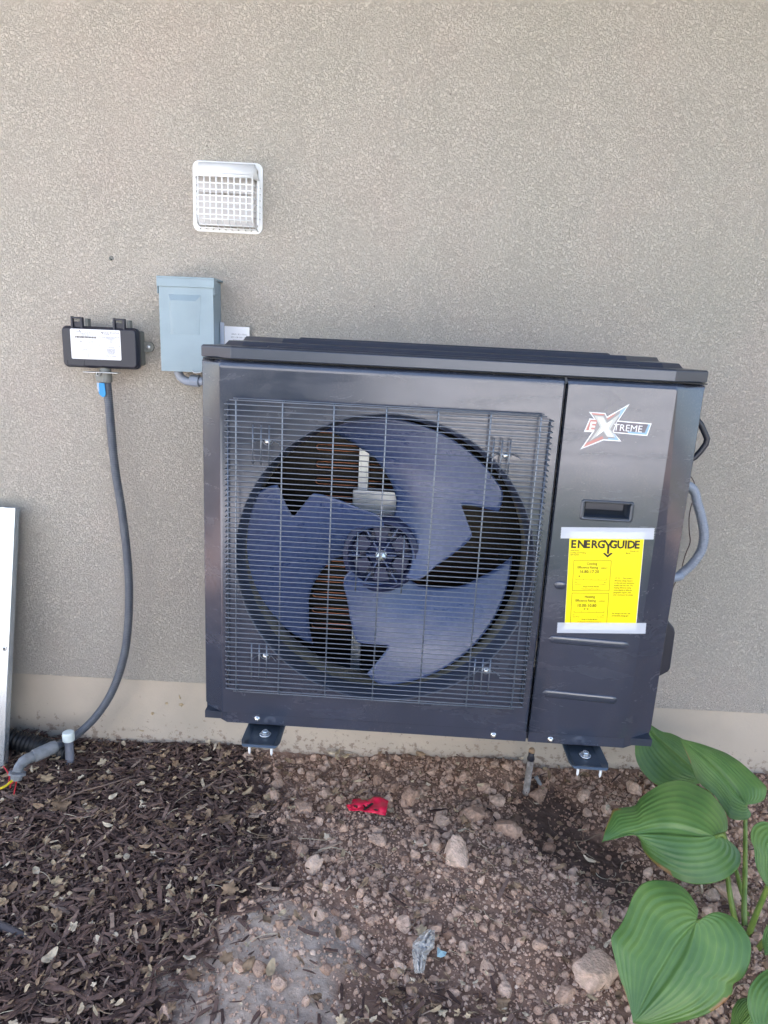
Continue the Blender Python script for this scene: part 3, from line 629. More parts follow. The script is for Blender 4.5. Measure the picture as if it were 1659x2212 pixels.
# bell mouth and shroud ring
b = MB(); b.lathe((FC[0], 0, FC[1]), [(.3045, .0006), (.3038, -.0018), (.3022, -.0016), (.300, .004), (.2965, .014), (.2930, .026), (.2918, .040)], n=128)
b.build('bell_mouth', M['bell'], hp)
b = MB(); b.lathe((FC[0], 0, FC[1]), [(.2922, .041), (.2915, .060), (.2915, .098), (.2945, .1005)], n=128); b.build('shroud_ring', M['shroud'], hp)
b = MB(); b.lathe((FC[0], 0, FC[1]), [(.2947, .1012), (.31, .1015), (.47, .1018)], n=64); 
o = b.build('fan_bulkhead', M['dark'], hp)
for v in o.data.vertices: v.co.x = min(max(v.co.x, -.04), .652); v.co.z = min(max(v.co.z, -.004), .742)
# coil behind the fan
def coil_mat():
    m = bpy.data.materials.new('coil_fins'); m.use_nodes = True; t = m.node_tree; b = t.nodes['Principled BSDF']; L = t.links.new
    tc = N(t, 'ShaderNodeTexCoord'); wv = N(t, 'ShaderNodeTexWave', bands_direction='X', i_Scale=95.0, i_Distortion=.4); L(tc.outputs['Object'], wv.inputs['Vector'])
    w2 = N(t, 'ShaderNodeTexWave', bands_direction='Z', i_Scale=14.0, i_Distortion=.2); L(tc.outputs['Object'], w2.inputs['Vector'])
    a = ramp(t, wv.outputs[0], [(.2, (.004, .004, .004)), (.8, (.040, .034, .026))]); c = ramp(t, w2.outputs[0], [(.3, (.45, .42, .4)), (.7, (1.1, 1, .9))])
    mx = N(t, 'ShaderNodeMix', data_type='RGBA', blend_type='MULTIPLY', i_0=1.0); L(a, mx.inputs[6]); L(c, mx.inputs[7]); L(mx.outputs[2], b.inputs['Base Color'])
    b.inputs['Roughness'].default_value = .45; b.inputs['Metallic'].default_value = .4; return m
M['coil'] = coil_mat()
b = MB(); b.box(-.036, .652, .290, .312, .0, .742); b.box(-.036, -.014, .102, .289, .0, .742); cl = b.build('coil', M['coil'], hp)
for i in range(17):
    z = .062+i*.0405; b = MB(); r = .0065
    pts = [(.60, .262, z+r)]+[(.164-r*math.sin(a)*1.1, .262, z+r*math.cos(a)) for a in [k*PI/8 for k in range(9)]]+[(.60, .262, z-r)]
    b.tube(pts, .0015, 6); b.build('hairpin_tube', M['copper'], cl)
# motor and its bracket
b = MB(); b.box(.262, .284, .195, .215, .0, .742); b.box(.262, .266, .180, .1945, .0, .742); b.box(.280, .284, .180, .1945, .0, .742); br = b.build('motor_bracket', M['galv'], hp, .001)
b = MB(); b.box(.252, .392, .170, .1795, .392, .470); b.box(.252, .392, .1798, .205, .462, .470); b.build('mount_plate', M['galv'], br, .002)
b = MB(); b.lathe((.325, 0, .3535), [(.001, .118), (.058, .118), (.062, .122), (.062, .176), (.001, .178)], n=40); mo = b.build('motor', M['galv'], hp)
# fan
HC = (.325, .3535); Lr = [(.066, 78), (.08, 74), (.095, 74.5), (.115, 77), (.147, 85), (.175, 92), (.20, 97.5), (.225, 105), (.26, 113), (.288, 119)]
Tr = [(.066, -34), (.085, -30), (.098, -20), (.112, -7), (.13, 1), (.157, 9), (.180, 14), (.1945, 17.5), (.1955, 18.5), (.2000, 36.5), (.206, 37), (.225, 33), (.245, 29), (.262, 26.3), (.275, 29), (.288, 33.5)]
interp = lambda tb, r: float(np.interp(r, [q[0] for q in tb], [q[1] for q in tb]))
fan = MB()
hub = MB()
def blade_mesh(rot):
    b = MB(); rs_ = sorted(set([round(x, 5) for x in np.linspace(.066, .288, 42)]+[.1945, .1955, .2, .206, .262])); ns = 30; rings = []
    for r in rs_:
        row = []; T, L_ = interp(Tr, r), interp(Lr, r)
        for k in range(ns+1):
            q = k/ns; a = math.radians(T+(L_-T)*q+rot); arc = r*math.radians(L_-T)
            Ts = float(np.interp(r, [.066, .112, .157, .285], [-32, -7, 9, 30])); qq = (T+(L_-T)*q-Ts)/(L_-Ts); wv = .046+.098*qq*(.55+.45*r/.285)-.020*math.sin(PI*min(1, max(0, qq)))*(r/.285)-.006*(r/.285)**2
            row.append((HC[0]+r*math.cos(a), wv, HC[1]+r*math.sin(a)))
        rings.append(row)
    b.loft(rings, False, False, True, closed=False)
    o = b.build('blade', M['blade'], None); s_ = o.modifiers.new('t', 'SOLIDIFY'); s_.thickness = .0026; s_.offset = 0; return o
hb = MB(); hb.lathe((HC[0], 0, HC[1]), [(.082, .108), (.0815, .066), (.079, .0625), (.0745, .0620), (.0735, .058), (.0712, .058), (.0700, .063), (.067, .088), (.030, .092), (.026, .076), (.014, .070), (.013, .066), (.0005, .066)], n=64)
ho = hb.build('fan_hub', M['hub'], hp)
for rot in (0, -120, -240): bo = blade_mesh(rot); bo.parent = hp
for k in range(6):
    a = math.radians(60*k+2); b = MB(); n = Vector((-math.sin(a), math.cos(a))); d = Vector((math.cos(a), math.sin(a)))
    for r0, r1, w_, t_ in ((.013, .032, .0660, .0016), (.046, .0695, .0665, .0016)):
        aa = a+(math.radians(0))
        p = [Vector(HC)+d*r0-n*t_, Vector(HC)+d*r1-n*t_, Vector(HC)+d*r1+n*t_, Vector(HC)+d*r0+n*t_]; b.slab([tuple(q) for q in p], w_, .0895)
    b.build('rib', M['blade'], ho)
    a += math.radians(30); d = Vector((math.cos(a), math.sin(a))); n = Vector((-d.y, d.x)); b = MB()
    pts = [Vector(HC)+d*r+n*s for r, s in ((.030, -.010), (.058, -.019), (.062, 0), (.058, .019), (.030, .010))]; b.slab([tuple(q) for q in pts], .0735, .0895); b.build('pad', M['hub'], ho, .002)
b = MB(); b.lathe((HC[0], 0, HC[1]), [(.0005, .052), (.004, .052), (.0045, .0535), (.0100, .0575), (.0115, .060), (.0115, .0655)], n=6, smooth=False); b.lathe((HC[0], 0, HC[1]), [(.0125, .0653), (.0125, .0640), (.0005, .0638)], n=24); b.build('hub_nut', M['screw'], ho)
# grille
GD = -.020
zt, zb = un(487, 872, GD)[1], un(487, 1487, GD)[1]; gu0, gu1 = un(484.5, 1200, GD)[0], .6395
zr = un(1196, 908, GD)[1]; NW = 57
gr = MB(); fu = lambda u: .334+(u-.334)*.985; VU = [fu(q) for q in (.031, .122, .222, .3235, .4235, .524, .620)]; gu0 = fu(.0095); gu1 = fu(.6435)
mounts = [(un(578, 955, -.004)), (un(1092, 985, -.004)), (un(573, 1419, -.004)), (un(1050, 1450, -.004))]
wz = [zb+(zt-zb)*i/(NW-1) for i in range(NW)]
for z in wz:
    segs = [(gu0, gu1)]
    for mu, mz in mounts:
        if abs(z-mz) <= (zt-zb)/(NW-1)*.5: segs = [(s, e) for (a, c) in segs for (s, e) in (((a, mu-.026), (mu+.026, c)) if a < mu < c else ((a, c),))]
    for a, c in segs:
        p = [(a, GD, z), (c, GD, z)]
        if a == gu0: p = [(a-.0005, -.001, z), (a-.0005, GD+.002, z), (a+.0015, GD, z)]+p[1:]
        if c == gu1: p = p[:-1]+[(c-.0015, GD, z), (c+.0005, GD+.002, z), (c+.0005, -.001, z)]
        gr.tube(p, .00115, 7)
for u in VU: gr.tube([(u, -.001, zt+.0095), (u, GD+.004, zt+.0085), (u, GD+.0027, zt+.005), (u, GD+.0027, zb-.004), (u, GD+.004, zb-.0075), (u, -.001, zb-.0085)], .0016, 7)
for u in (gu0+.0025, gu1-.0025): gr.tube([(u, -.006, zt+.002), (u, -.006, zb-.002)], .0016, 7)
for z in (zt+.0078,): gr.tube([(VU[0]-.012, GD+.001, z), (VU[-1]+.010, GD+.001, z)], .0013, 7); gr.tube([(VU[0]-.006, GD+.007, z+.003), (VU[-1]+.006, GD+.007, z+.003)], .0013, 7)
gr.tube([(VU[0]-.006, GD+.003, zb-.0065), (VU[-1]+.006, GD+.003, zb-.0065)], .0013, 7)
for u, a, c in ((HC[0]-.047, .068, .052), (HC[0]+.047, .066, .053)): gr.tube([(fu(u), GD+.0027, HC[1]+a+.004), (fu(u), GD+.0027, HC[1]-c)], .0015, 7)
for mu, mz in mounts:
    for k, du in enumerate((-.026, -.010, .0055)): gr.tube([(mu+du, GD+.0027, mz+.034), (mu+du, GD+.0027, mz-.043)], .0015, 7)
    gr.tube(cr([(mu-.026, GD, mz), (mu-.018, GD+.010, mz+.003), (mu-.012, -.004, mz+.003), (mu-.007, -.003, mz-.003), (mu, -.003, mz-.006), (mu+.007, -.003, mz-.003), (mu+.012, -.004, mz+.003), (mu+.018, GD+.010, mz+.002), (mu+.026, GD, mz)], 4), .00115, 6)
grille = gr.build('grille', M['wire'], hp)
def screw(u, v, w0, r, parent, name='screw'):
    b = MB(); b.lathe((u, w0, v), [(r*1.5, .0005), (r*1.45, -.0012), (r*1.05, -.0016), (r, -.004), (r*.85, -.0052), (.0003, -.0056)], n=16); return b.build(name, M['screw'], parent)
for mu, mz in mounts: screw(mu, mz, -.0004, .0044, grille)
for u, v in ((.0767, -.0115), (.5872, -.0135), (.7091, -.0150)): screw(u, v, .0018, .0042, hp)
# side handle bar and valve cover on the right side
def unp(X, Y, dep): u, v = un(X, Y, dep); return (u, dep, v)
L8 = lambda x, y: (1152.07+x*.24803, 768.05+y*.24803)
b = MB(); q = [(1440, 575), (1458, 600), (1500, 690), (1513, 725), (1503, 768), (1455, 835), (1408, 885), (1385, 900)]
hq = [unp(*L8(*p), .13) for p in q]; hq = [(.9325, .13, hq[0][2]+.012)]+[p for p in hq if p[0] > .94]+[(.9325, .13, hq[-1][2]-.004)]; b.tube(hq, .0062, 10); b.build('side_handle', M['black'], hp)
L9 = lambda x, y: (1152.07+x*.26293, 1097.2+y*.26293)
fr_ = [unp(*L9(*p), .12) for p in ((1080, 905), (1108, 925), (1160, 990), (1170, 1030), (1130, 1320), (1115, 1348), (1045, 1385), (1020, 1390))]
b = MB(); ring0 = [(max(p[0], .928), .12, p[2]) for p in fr_]+[(.928, .12, fr_[-1][2]), (.928, .12, fr_[0][2])]
b.loft([[(x, y+.006, z) for x, y, z in ring0], [(x-.003 if x > .94 else x, y, z) for x, y, z in ring0][::1]], False, True)
b = MB(); b.loft([[(x-.002*(x > .94), .120, z) for x, y, z in ring0], [(x, .125, z) for x, y, z in ring0], [(x, .235, z) for x, y, z in ring0]], True, True); b.build('valve_cover', M['black'], hp, .003)
# mounting feet and arms to the wall
for u0, u1 in ((.0610, .1345), (.7400, .8135)):
    ft = MB(); zf = -.0330; t = .0016; wf, wb = -.078, .335
    prof = [(u0-.004, -.0265), (u0-.003, -.0245), (u0, -.0265), (u0+.009, zf), (u1-.009, zf), (u1, -.0265), (u1+.003, -.0245), (u1+.004, -.0265)]
    rings = [[(x, y, z) for x, z in prof]+[(x, y, z-t) for x, z in prof[::-1]] for y in (wb, -.040)]
    rings += [[(x+(.0 if abs(x-(u0+u1)/2) < .028 else 0), -.060, z*(1) if True else 0) for x, z in prof]+[(x, -.060, z-t) for x, z in prof[::-1]]]
    mid = (u0+u1)/2; rings += [[(mid+(x-mid)*.90, -.074, -.0255-(0.0) if abs(x-mid) > .02 else -.0262) for x, z in prof]+[(mid+(x-mid)*.90, -.074, -.0275-t) for x, z in prof[::-1]], [(mid+(x-mid)*.80, wf, -.0290) for x, z in prof]+[(mid+(x-mid)*.80, wf, -.0290-t*.6) for x, z in prof[::-1]]]
    ft.loft(rings, True, True); fo = ft.build('foot', M['footm'], hp, .0012, 2, 25)
    b = MB(); c = ((u0+u1)/2+.002, -.024, zf+.001)
    b.lathe(c, [(.0005, .0002), (.0125, .0002), (.013, .0012), (.0120, .0022), (.0075, .0032)], 'z', 24); b.lathe(c, [(.0075, .003), (.0075, .0075), (.0060, .0092), (.0005, .0095)], 'z', 6, False); b.build('bolt', M['screw'], fo)
    for dx in (-.022, .024): b = MB(); b.tube([((u0+u1)/2+dx, -.067, -.034), ((u0+u1)/2+dx, -.067, -.048), ((u0+u1)/2+dx, -.067, -.053)], [.0028, .0028, .0012], 8); b.build('stud', M['white'], fo)
    b = MB(); b.box(u0+.018, u1-.018, .0, .4995, -.075, -.0365); b.build('support_arm', M['galv'], hp)

# logo on the service panel
def pl(w0): return lambda x, z: (x, w0, z)
def l8(pts): return [un(*L8(x, y)) for x, y in pts]
OUT = [(838, 420), (740, 568), (1030, 592), (992, 700), (700, 672), (766, 748), (612, 738), (408, 817), (512, 667), (440, 663), (488, 548), (528, 550), (483, 490), (627, 500), (640, 532)]
lg = flat([l8([OUT[i] for i in (13, 14, 0, 1, 4, 5, 6, 7, 8, 11, 12)])], 'logo', M['sticker'], hp, pl(-.0006))
lg2 = [l8([(735, 566), (1030, 592), (992, 700), (690, 672)]), l8([(488, 548), (600, 556), (560, 669), (440, 663)])]
flat(lg2, 'logo_bands', M['sticker'], lg, pl(-.0005))
flat([l8([(500, 498), (621, 508), (640, 545), (818, 440), (726, 575), (690, 660), (746, 738), (608, 728), (432, 800), (528, 660), (545, 560)])], 'logo_fill', M['lgray'], lg, pl(-.0009))
flat([l8([(730, 575), (1018, 600), (984, 690), (700, 664)])], 'band_fill', M['ldark'], lg, pl(-.0008))
flat([l8([(497, 556), (560, 560), (528, 650), (455, 652)]), l8([(500, 498), (621, 508), (612, 522), (520, 515)]), l8([(640, 545), (720, 498), (700, 525), (645, 560)]), l8([(432, 800), (460, 760), (600, 700), (608, 722)])], 'red_flash', M['lred'], lg, pl(-.0011))
flat([l8([(984, 690), (1018, 600), (1000, 598), (968, 672), (820, 660), (822, 676)]), l8([(746, 738), (700, 680), (680, 690), (712, 722), (650, 716), (652, 730)]), l8([(818, 440), (760, 478), (745, 520), (740, 545)])], 'blue_flash', M['lblue'], lg, pl(-.0012))
flat([l8([(530, 522), (608, 528), (640, 585), (760, 500), (668, 640), (716, 712), (640, 706), (608, 660), (490, 745), (580, 620)])], 'x_shadow', M['lsil'], lg, pl(-.0013))
flat([l8([(560, 540), (604, 543), (630, 596), (690, 560), (650, 632), (690, 704), (646, 700), (614, 650), (545, 706), (598, 618)])], 'x_letter', M['sticker'], lg, pl(-.0016))
for s, xy, sz, m_ in (('TREME', (692, 650), .0200, M['sticker']),):
    o0 = Vector(un(*L8(*xy))); d = (Vector(un(*L8(990, 672)))-o0); ux = d.normalized(); uz = Vector((.02, 1.0)).normalized()
    text_mesh([(s, 0, 0, sz*.92, 'LEFT', 0)], 'logo_text', m_, lg, lambda x, z, o0=o0, ux=ux, uz=uz: (o0.x+ux.x*x*1.0+uz.x*z, -.0018, o0.y+ux.y*x+uz.y*z))
o0 = Vector(un(*L8(474, 654))); text_mesh([('E', 0, 0, .0250, 'LEFT', .022)], 'logo_letter', M['sticker'], lg, lambda x, z, o0=o0: (o0.x+x*.95+.12*z, -.0018, o0.y+z))

# yellow label taped on the service panel
def lm(a, c_): lx = 165+a+c_*(-.055-.033*a/1220); ly = 178+c_+a*.010; u, v = un((2200+lx*.24111)/1.82278, (2080+ly*.24111)/1.82278); return u, v
lab = flat([[lm(8, -128), lm(1228, -125), lm(1222, 1478), lm(4, 1470)]], 'energy_label', M['paper'], hp, pl(-.0010)); tag(lab, 'yellow and white energy label taped on the service panel')
flat([[lm(9, -50), lm(1222, -50), lm(1212, 1418), lm(8, 1415)]], 'yellow_sheet', M['yellow'], lab, pl(-.0014))
def tape(pts):
    c = [un(*L9(x, y)) for x, y in pts]; c = [list(q) for q in c]; n = 14; left = []; right = []
    for k in range(n+1):
        t = k/n; j = .0007*((k % 2)*2-1)
        left.append((c[0][0]+(c[3][0]-c[0][0])*t+j, c[0][1]+(c[3][1]-c[0][1])*t)); right.append((c[1][0]+(c[2][0]-c[1][0])*t+j, c[1][1]+(c[2][1]-c[1][1])*t))
    return flat([left+right[::-1]], 'tape_strip', M['tape2'], lab, pl(-.0022))
mt = bpy.data.materials.new('frosted_tape2'); mt.use_nodes = True; t = mt.node_tree; bb = t.nodes['Principled BSDF']
bb.inputs['Base Color'].default_value = (.78, .82, .92, 1); bb.inputs['Roughness'].default_value = .35; bb.inputs['Alpha'].default_value = .62; M['tape2'] = mt
tape([(228, 155), (993, 163), (985, 257), (222, 248)]); tape([(197, 938), (925, 942), (918, 1030), (192, 1023)])
def ltxt(items, name, m, w0=-.0018):
    # items: text, a, c (px of the label, c is the baseline), cap height px, align, bold
    def pc(x, z): return (*lm(x, -z),)
    text_mesh([(s, a, -c_, h*1.38, al, bo) for s, a, c_, h, al, bo in items], name, m, lab, lambda x, z: (pc(x, z)[0], w0, pc(x, z)[1]))
ltxt([('E', 34, 135, 128, 'LEFT', .035), ('N', 140, 135, 128, 'LEFT', .035), ('E', 262, 135, 128, 'LEFT', .035), ('R', 366, 135, 128, 'LEFT', .035), ('G', 466, 135, 128, 'LEFT', .035),
      ('G', 664, 135, 128, 'LEFT', .035), ('U', 788, 135, 128, 'LEFT', .035), ('I', 912, 135, 128, 'LEFT', .035), ('D', 955, 135, 128, 'LEFT', .035), ('E', 1072, 135, 128, 'LEFT', .035)], 'title', M['ink'])
P = lambda *q: [lm(a, c_) for a, c_ in q]
flat([P((565, 5), (600, 5), (650, 75), (690, 5), (725, 5), (668, 100), (668, 228), (632, 228), (632, 100)), P((570, 225), (595, 210), (648, 250), (700, 208), (728, 222), (650, 290))], 'title_arrow', M['ink'], lab, pl(-.0018))
ltxt([('Cooling', 400, 410, 40, 'CENTER', .012), ('Efficiency Rating', 334, 472, 38, 'CENTER', .012), ('(SEER2)**', 610, 472, 20, 'CENTER', .01), ('16.80-17.20', 362, 546, 50, 'CENTER', .012)], 'rating_text', M['ink2'])
ltxt([('Heating', 400, 950, 40, 'CENTER', .012), ('Efficiency Rating', 334, 1012, 38, 'CENTER', .012), ('(HSPF2)**', 610, 1012, 20, 'CENTER', .01), ('10.00-10.80', 358, 1098, 50, 'CENTER', .012)], 'rating_text', M['ink2'])
sm = [('Heat Pump', 35, 190, 22, 'LEFT', .01), ('Cooling and Heating', 35, 225, 22, 'LEFT', .01), ('Split System', 35, 258, 22, 'LEFT', .01), ('Energy, LLC', 1165, 190, 22, 'RIGHT', .01), ('Model', 1020, 225, 22, 'RIGHT', .01),
      ('14.3', 150, 706, 18, 'CENTER', .01), ('42.0', 640, 706, 18, 'CENTER', .01), ('Least Efficient', 190, 735, 15, 'CENTER', 0), ('Most Efficient', 600, 735, 15, 'CENTER', 0), ('Range of Similar Models', 410, 775, 20, 'CENTER', .01), ('(* Seasonal Energy Efficiency Ratio 2 )', 410, 812, 16, 'CENTER', 0),
      ('7.5', 145, 1238, 18, 'CENTER', .01), ('16.2', 640, 1238, 18, 'CENTER', .01), ('Least Efficient', 190, 1266, 15, 'CENTER', 0), ('Most Efficient', 600, 1266, 15, 'CENTER', 0), ('Range of Similar Models', 420, 1310, 20, 'CENTER', .01), ('(** Heating Seasonal Performance Factor 2 )', 420, 1345, 16, 'CENTER', 0),
      ("This system's", 925, 635, 22, 'LEFT', .01), ('efficiency ratings depend', 790, 675, 22, 'LEFT', .01), ('on the coil your contractor', 790, 713, 22, 'LEFT', .01), ('installs with this unit. The', 790, 752, 22, 'LEFT', .01), ('heating efficiency rating', 790, 790, 22, 'LEFT', .01), ('varies slightly in different', 790, 829, 22, 'LEFT', .01), ('geographic regions. Ask', 790, 867, 22, 'LEFT', .01), ('your contractor for details.', 790, 906, 22, 'LEFT', .01),
      ('For energy cost info, visit', 790, 1208, 22, 'LEFT', .01), ('productinfo.energy.gov', 790, 1246, 22, 'LEFT', .02),
      ('U.S. Government', 50, -22, 16, 'LEFT', 0), ('Federal law prohibits removal of this label before consumer purchase', 1185, -22, 14, 'RIGHT', 0)]
for a_, z_ in ((0, 3), (3, 5), (5, 11), (11, 17), (17, 25), (25, 27), (27, 28), (28, 29)): ltxt(sm[a_:z_], 'small_print', M['ink2'])
def lbar(a0, c0, a1, c1, t=6):
    p, q = Vector(lm(a0, c0)), Vector(lm(a1, c1)); return bar(p.x, p.y, q.x, q.y, t*.00011)
L_ = []
for (c0, c1) in ((340, 832), (875, 1358)): L_ += [lbar(100, c0, 715, c0), lbar(100, c1, 715, c1), lbar(100, c0, 100, c1), lbar(715, c0, 715, c1)]
for cc in (658, 1186):
    L_ += [lbar(150, cc, 655, cc, 5), lbar(150, cc+6, 150, cc-28, 5), lbar(655, cc+6, 655, cc-28, 5)]+[lbar(a, cc, a, cc-16, 4) for a in (276, 402, 529)]
L_ += [P((186, 590), (222, 590), (204, 615)), P((308, 1125), (338, 1125), (323, 1146)), P((365, 1125), (395, 1125), (380, 1146)), P((800, 618), (826, 618), (813, 634)), P((852, 618), (878, 618), (865, 634))]
L_ += [lbar(323, 1125, 380, 1125, 3), lbar(813, 618, 865, 618, 3)]
flat(L_, 'rule_lines', M['ink2'], lab, pl(-.0018))

# ================================================================== DRYER VENT HOOD
Z1f = lambda x, y, yy: aty(384.03+x*.13228, 307.2+y*.13228, yy)
cx_, cz_ = -.4265, 1.5315
vt = tag(empty('vent_cover', (cx_, 0, cz_)), 'white plastic dryer vent cover with a square grid, high on the wall', 'vent cover')
W2, H2 = .0850, .0805; D1 = -.046
a0 = Z1f(325, 560, D1); a1 = Z1f(1215, 600, D1); a2 = Z1f(1000, 1300, D1)
fx0, fx1, fz1, fz0 = a0.x-cx_, a1.x-cx_, a0.z-cz_, a2.z-cz_
b = MB(); R_o, R_i = rrect(-W2, W2, -H2, H2, .016, 8), rrect(-W2+.011, W2-.011, -H2+.011, H2-.011, .010, 8)
b.loft([[(x, -.0005, z) for x, z in R_o], [(x, -.0045, z) for x, z in R_o], [(x, -.0062, z) for x, z in R_i], [(x, -.0005, z) for x, z in R_i]], False, False); b.build('flange', M['white'], vt, .0012)
b = MB(); ht = fz1+.002
topy = lambda t: (-.006-.0405*math.sin(t*PI/2), H2-.005-(H2-.005-ht-.008)*(1-math.cos(t*PI/2)))
rings = []
for k in range(9):
    t = k/8; yy, zz = topy(t); xi0 = -W2+.006+(fx0+W2-.006)*t; xi1 = W2-.006+(fx1-W2+.006)*t; rings.append([(xi0+.012*(1-t), yy, zz), (xi1-.012*(1-t), yy, zz)])
b.loft(rings, False, False, True, closed=False)
side = lambda sx, xf: [[(sx*(W2-.005), -.004, ht-.004)]+[], ]
for s_, xf in ((-1, fx0), (1, fx1)):
    V_ = [(s_*(W2-.006)-s_*.012, -.006, H2-.005)]+[(r[0] if s_ < 0 else r[1]) for r in rings[1:]]
    bs = [(s_*(W2-.006)+(xf-s_*(W2-.006))*k/8, -.006-.0405*math.sin(k/8*PI/2), ht) for k in range(9)]
    b.loft([V_, bs], False, False, True, closed=False)
b.loft([[rings[8][0], rings[8][1]], [(fx0, D1-.0005, ht), (fx1, D1-.0005, ht)]], False, False, True, closed=False)
o = b.build('hood', M['white'], vt); q = o.modifiers.new('t', 'SOLIDIFY'); q.thickness = .0018
b = MB(); nb = 10; hw_ = .0013
xs2 = [fx0+(fx1-fx0)*k/(nb-1) for k in range(nb)]
zs2 = [ht-(ht-fz0)*(k)/7 for k in range(1, 8)]
zb2 = -H2+.006
for k, x in enumerate(xs2):
    b.box(x-hw_, x+hw_, D1, D1+.003, fz0+.006, ht+.001)
    xe = x*1.0+(x)*.10; b.tube([(x, D1+.0015, fz0+.007), (x*1.01, D1+.004, fz0+.001), (x*1.03, D1+.011, fz0-.003), (xe, -.005, zb2)], .0014, 6)
for z in zs2[:-1]:
    b.box(fx0, fx1, D1-.0004, D1+.0026, z-hw_, z+hw_)
    for s_, xf in ((-1, fx0), (1, fx1)): b.tube([(xf, D1+.001, z), (xf+s_*.002, D1+.008, z), (s_*(W2-.006), -.005, z)], .0014, 6)
b.tube([(fx0+.004, D1+.002, fz0+.004), (fx1-.004, D1+.002, fz0+.004)], .0016, 6)
for f_ in (.36, .70):
    yy = D1+(-.005-D1)*f_; zz = fz0-.002+(zb2-fz0)*f_; xx = 1+.10*f_; b.tube([(fx0*xx, yy, zz), (fx1*xx, yy, zz)], .0015, 6)
for s_, xf in ((-1, fx0), (1, fx1)):
    xm = xf+(s_*(W2-.006)-xf)*.62; b.box(min(xm, xm+s_*.006), max(xm, xm+s_*.006), D1+.024, D1+.026, zb2+.012, ht)
b.build('guard_grid', M['white'], vt)
b = MB(); b.box(-W2+.014, W2-.014, -.0030, -.0006, -H2+.014, H2-.014); b.build('back_plate', M['flap'], vt)
for z0_, z1_ in ((-.066, .005), (.007, .055)):
    b = MB(); b.loft([[(-.068, -.0075, z1_), (.066, -.0075, z1_)], [(-.068, -.0175, z0_), (.066, -.0175, z0_)]], False, False, closed=False); o = b.build('flap', M['flap'], vt); q = o.modifiers.new('t', 'SOLIDIFY'); q.thickness = .0015

# ================================================================== DISCONNECT BOX
Z2f = lambda x, y, yy: aty(109.7+x*.28109, 576.04+y*.28109, yy)
DY = -.088
q0, q1 = Z2f(838, 450, DY), Z2f(1250, 210, DY); zt_, zb_ = Z2f(1000, 76, DY).z, Z2f(1000, 806, DY).z
dc = tag(empty('electrical_box', ((q0.x+q1.x)/2, 0, (zt_+zb_)/2), (0, math.radians(-.6), 0)), 'pale blue grey metal electrical box with a raised panel, below the vent cover', 'electrical box')
hw2, hh2 = (q1.x-q0.x)/2, (zt_-zb_)/2
b = MB(); b.box(-hw2+.003, hw2-.003, DY+.008, -.001, -hh2+.006, hh2-.006); b.build('box_body', M['pipe_gray'], dc, .001)
b = MB()
ec = [(-hw2, -hh2), (hw2, -hh2), (hw2, hh2-.022), (-hw2, hh2-.022)]
e0 = [(-.040, -.022), (.030, -.022), (.036, .070), (-.042, .070)]; e1 = [(-.034, -.022), (.022, -.022), (.024, .056), (-.036, .056)]
b.loft([[(x, DY, z) for x, z in ec], [(x, DY, z) for x, z in e0], [(x, DY-.0005, z) for x, z in e0], [(x, DY-.006 if z > 0 else DY-.0008, z) for x, z in e1]], False, True)
b.loft([[(x, DY, z) for x, z in ec], [(x, DY+.012, z) for x, z in ec]], False, False)
build_w(b, 'door', M['pipe_gray'], dc, .0012, 2, 22)
b = MB(); b.box(-hw2-.0035, hw2+.0035, DY-.004, -.001, hh2-.004, hh2); b.box(-hw2-.0035, hw2+.0035, DY-.004, DY-.0015, hh2-.0235, hh2-.004)
b.box(hw2+.0015, hw2+.0035, DY-.0015, DY+.030, hh2-.040, hh2-.004); b.box(-hw2-.0035, -hw2-.0015, DY-.0015, DY+.030, hh2-.040, hh2-.004); b.build('rain_cap', M['pipe_gray'], dc, .0008)
b = MB(); b.tube(cr([(.012, DY-.004, -hh2+.003), (.020, DY-.010, -hh2-.001), (.034, DY-.009, -hh2+.001), (.038, DY-.002, -hh2+.004)], 4), .0014, 6); b.build('hasp_ring', M['galv'], dc)
# elbow below the box
qe = [Z2f(975, 800, -.05), Z2f(1000, 850, -.05), Z2f(1050, 880, -.052), Z2f(1110, 882, -.055), Z2f(1180, 880, -.060)]
b = MB(); b.tube(cr(qe, 6), .0105, 14); el = tag(empty('conduit_elbow', tuple(qe[0])), 'short blue grey conduit elbow under the electrical shutoff box', 'conduit fitting')
o = b.build('bend', M['conduit2'], el); o.matrix_parent_inverse = Matrix.Translation(-Vector(qe[0]))
b = MB(); b.tube([Z2f(1075, 875, -.055), Z2f(1145, 882, -.058)], .0150, 8, smooth=False); o = b.build('nut', M['conduit2'], el, .0015); o.matrix_parent_inverse = Matrix.Translation(-Vector(qe[0]))

# ================================================================== BLACK CONTROL BOX
Z12 = lambda x, y, yy: aty(120.7+x*.13228, 674.8+y*.13228, yy)
BY = -.066
TL, TR, BL, BR = Z12(50, 215, BY), Z12(1300, 250, BY), Z12(112, 885, BY), Z12(1372, 948, BY)
ce = (TL+TR+BL+BR)/4; wx = ((TR-TL).length+(BR-BL).length)/4; wz_ = ((TL-BL).length+(TR-BR).length)/4
tilt = math.atan2(-(TR-TL).z-(BR-BL).z, (TR-TL).x+(BR-BL).x)
jb = tag(empty('control_box', (ce.x, 0, ce.z), (0, tilt, 0)), 'black plastic control box with a white sticker and two latches on its top edge', 'control box')
inv = Matrix.Rotation(-tilt, 3, 'Y')
def jl(x, y, yy=BY): p = inv@(Z12(x, y, yy)-Vector((ce.x, 0, ce.z))); return p.x, p.z
b = MB(); S = .0155
b.loft([[(x, y, z) for x, z in rrect(-wx+i, wx-i, -wz_+i, wz_-i, r)] for y, i, r in ((BY+.026, .001, .012), (BY+.012, .0, .012), (BY+.010, .0025, .011), (BY+.004, .0025, .011), (BY, .0055, .008), (BY-.0005, .008, .007))], True, True)
b.build('lid', M['black'], jb, .0012)
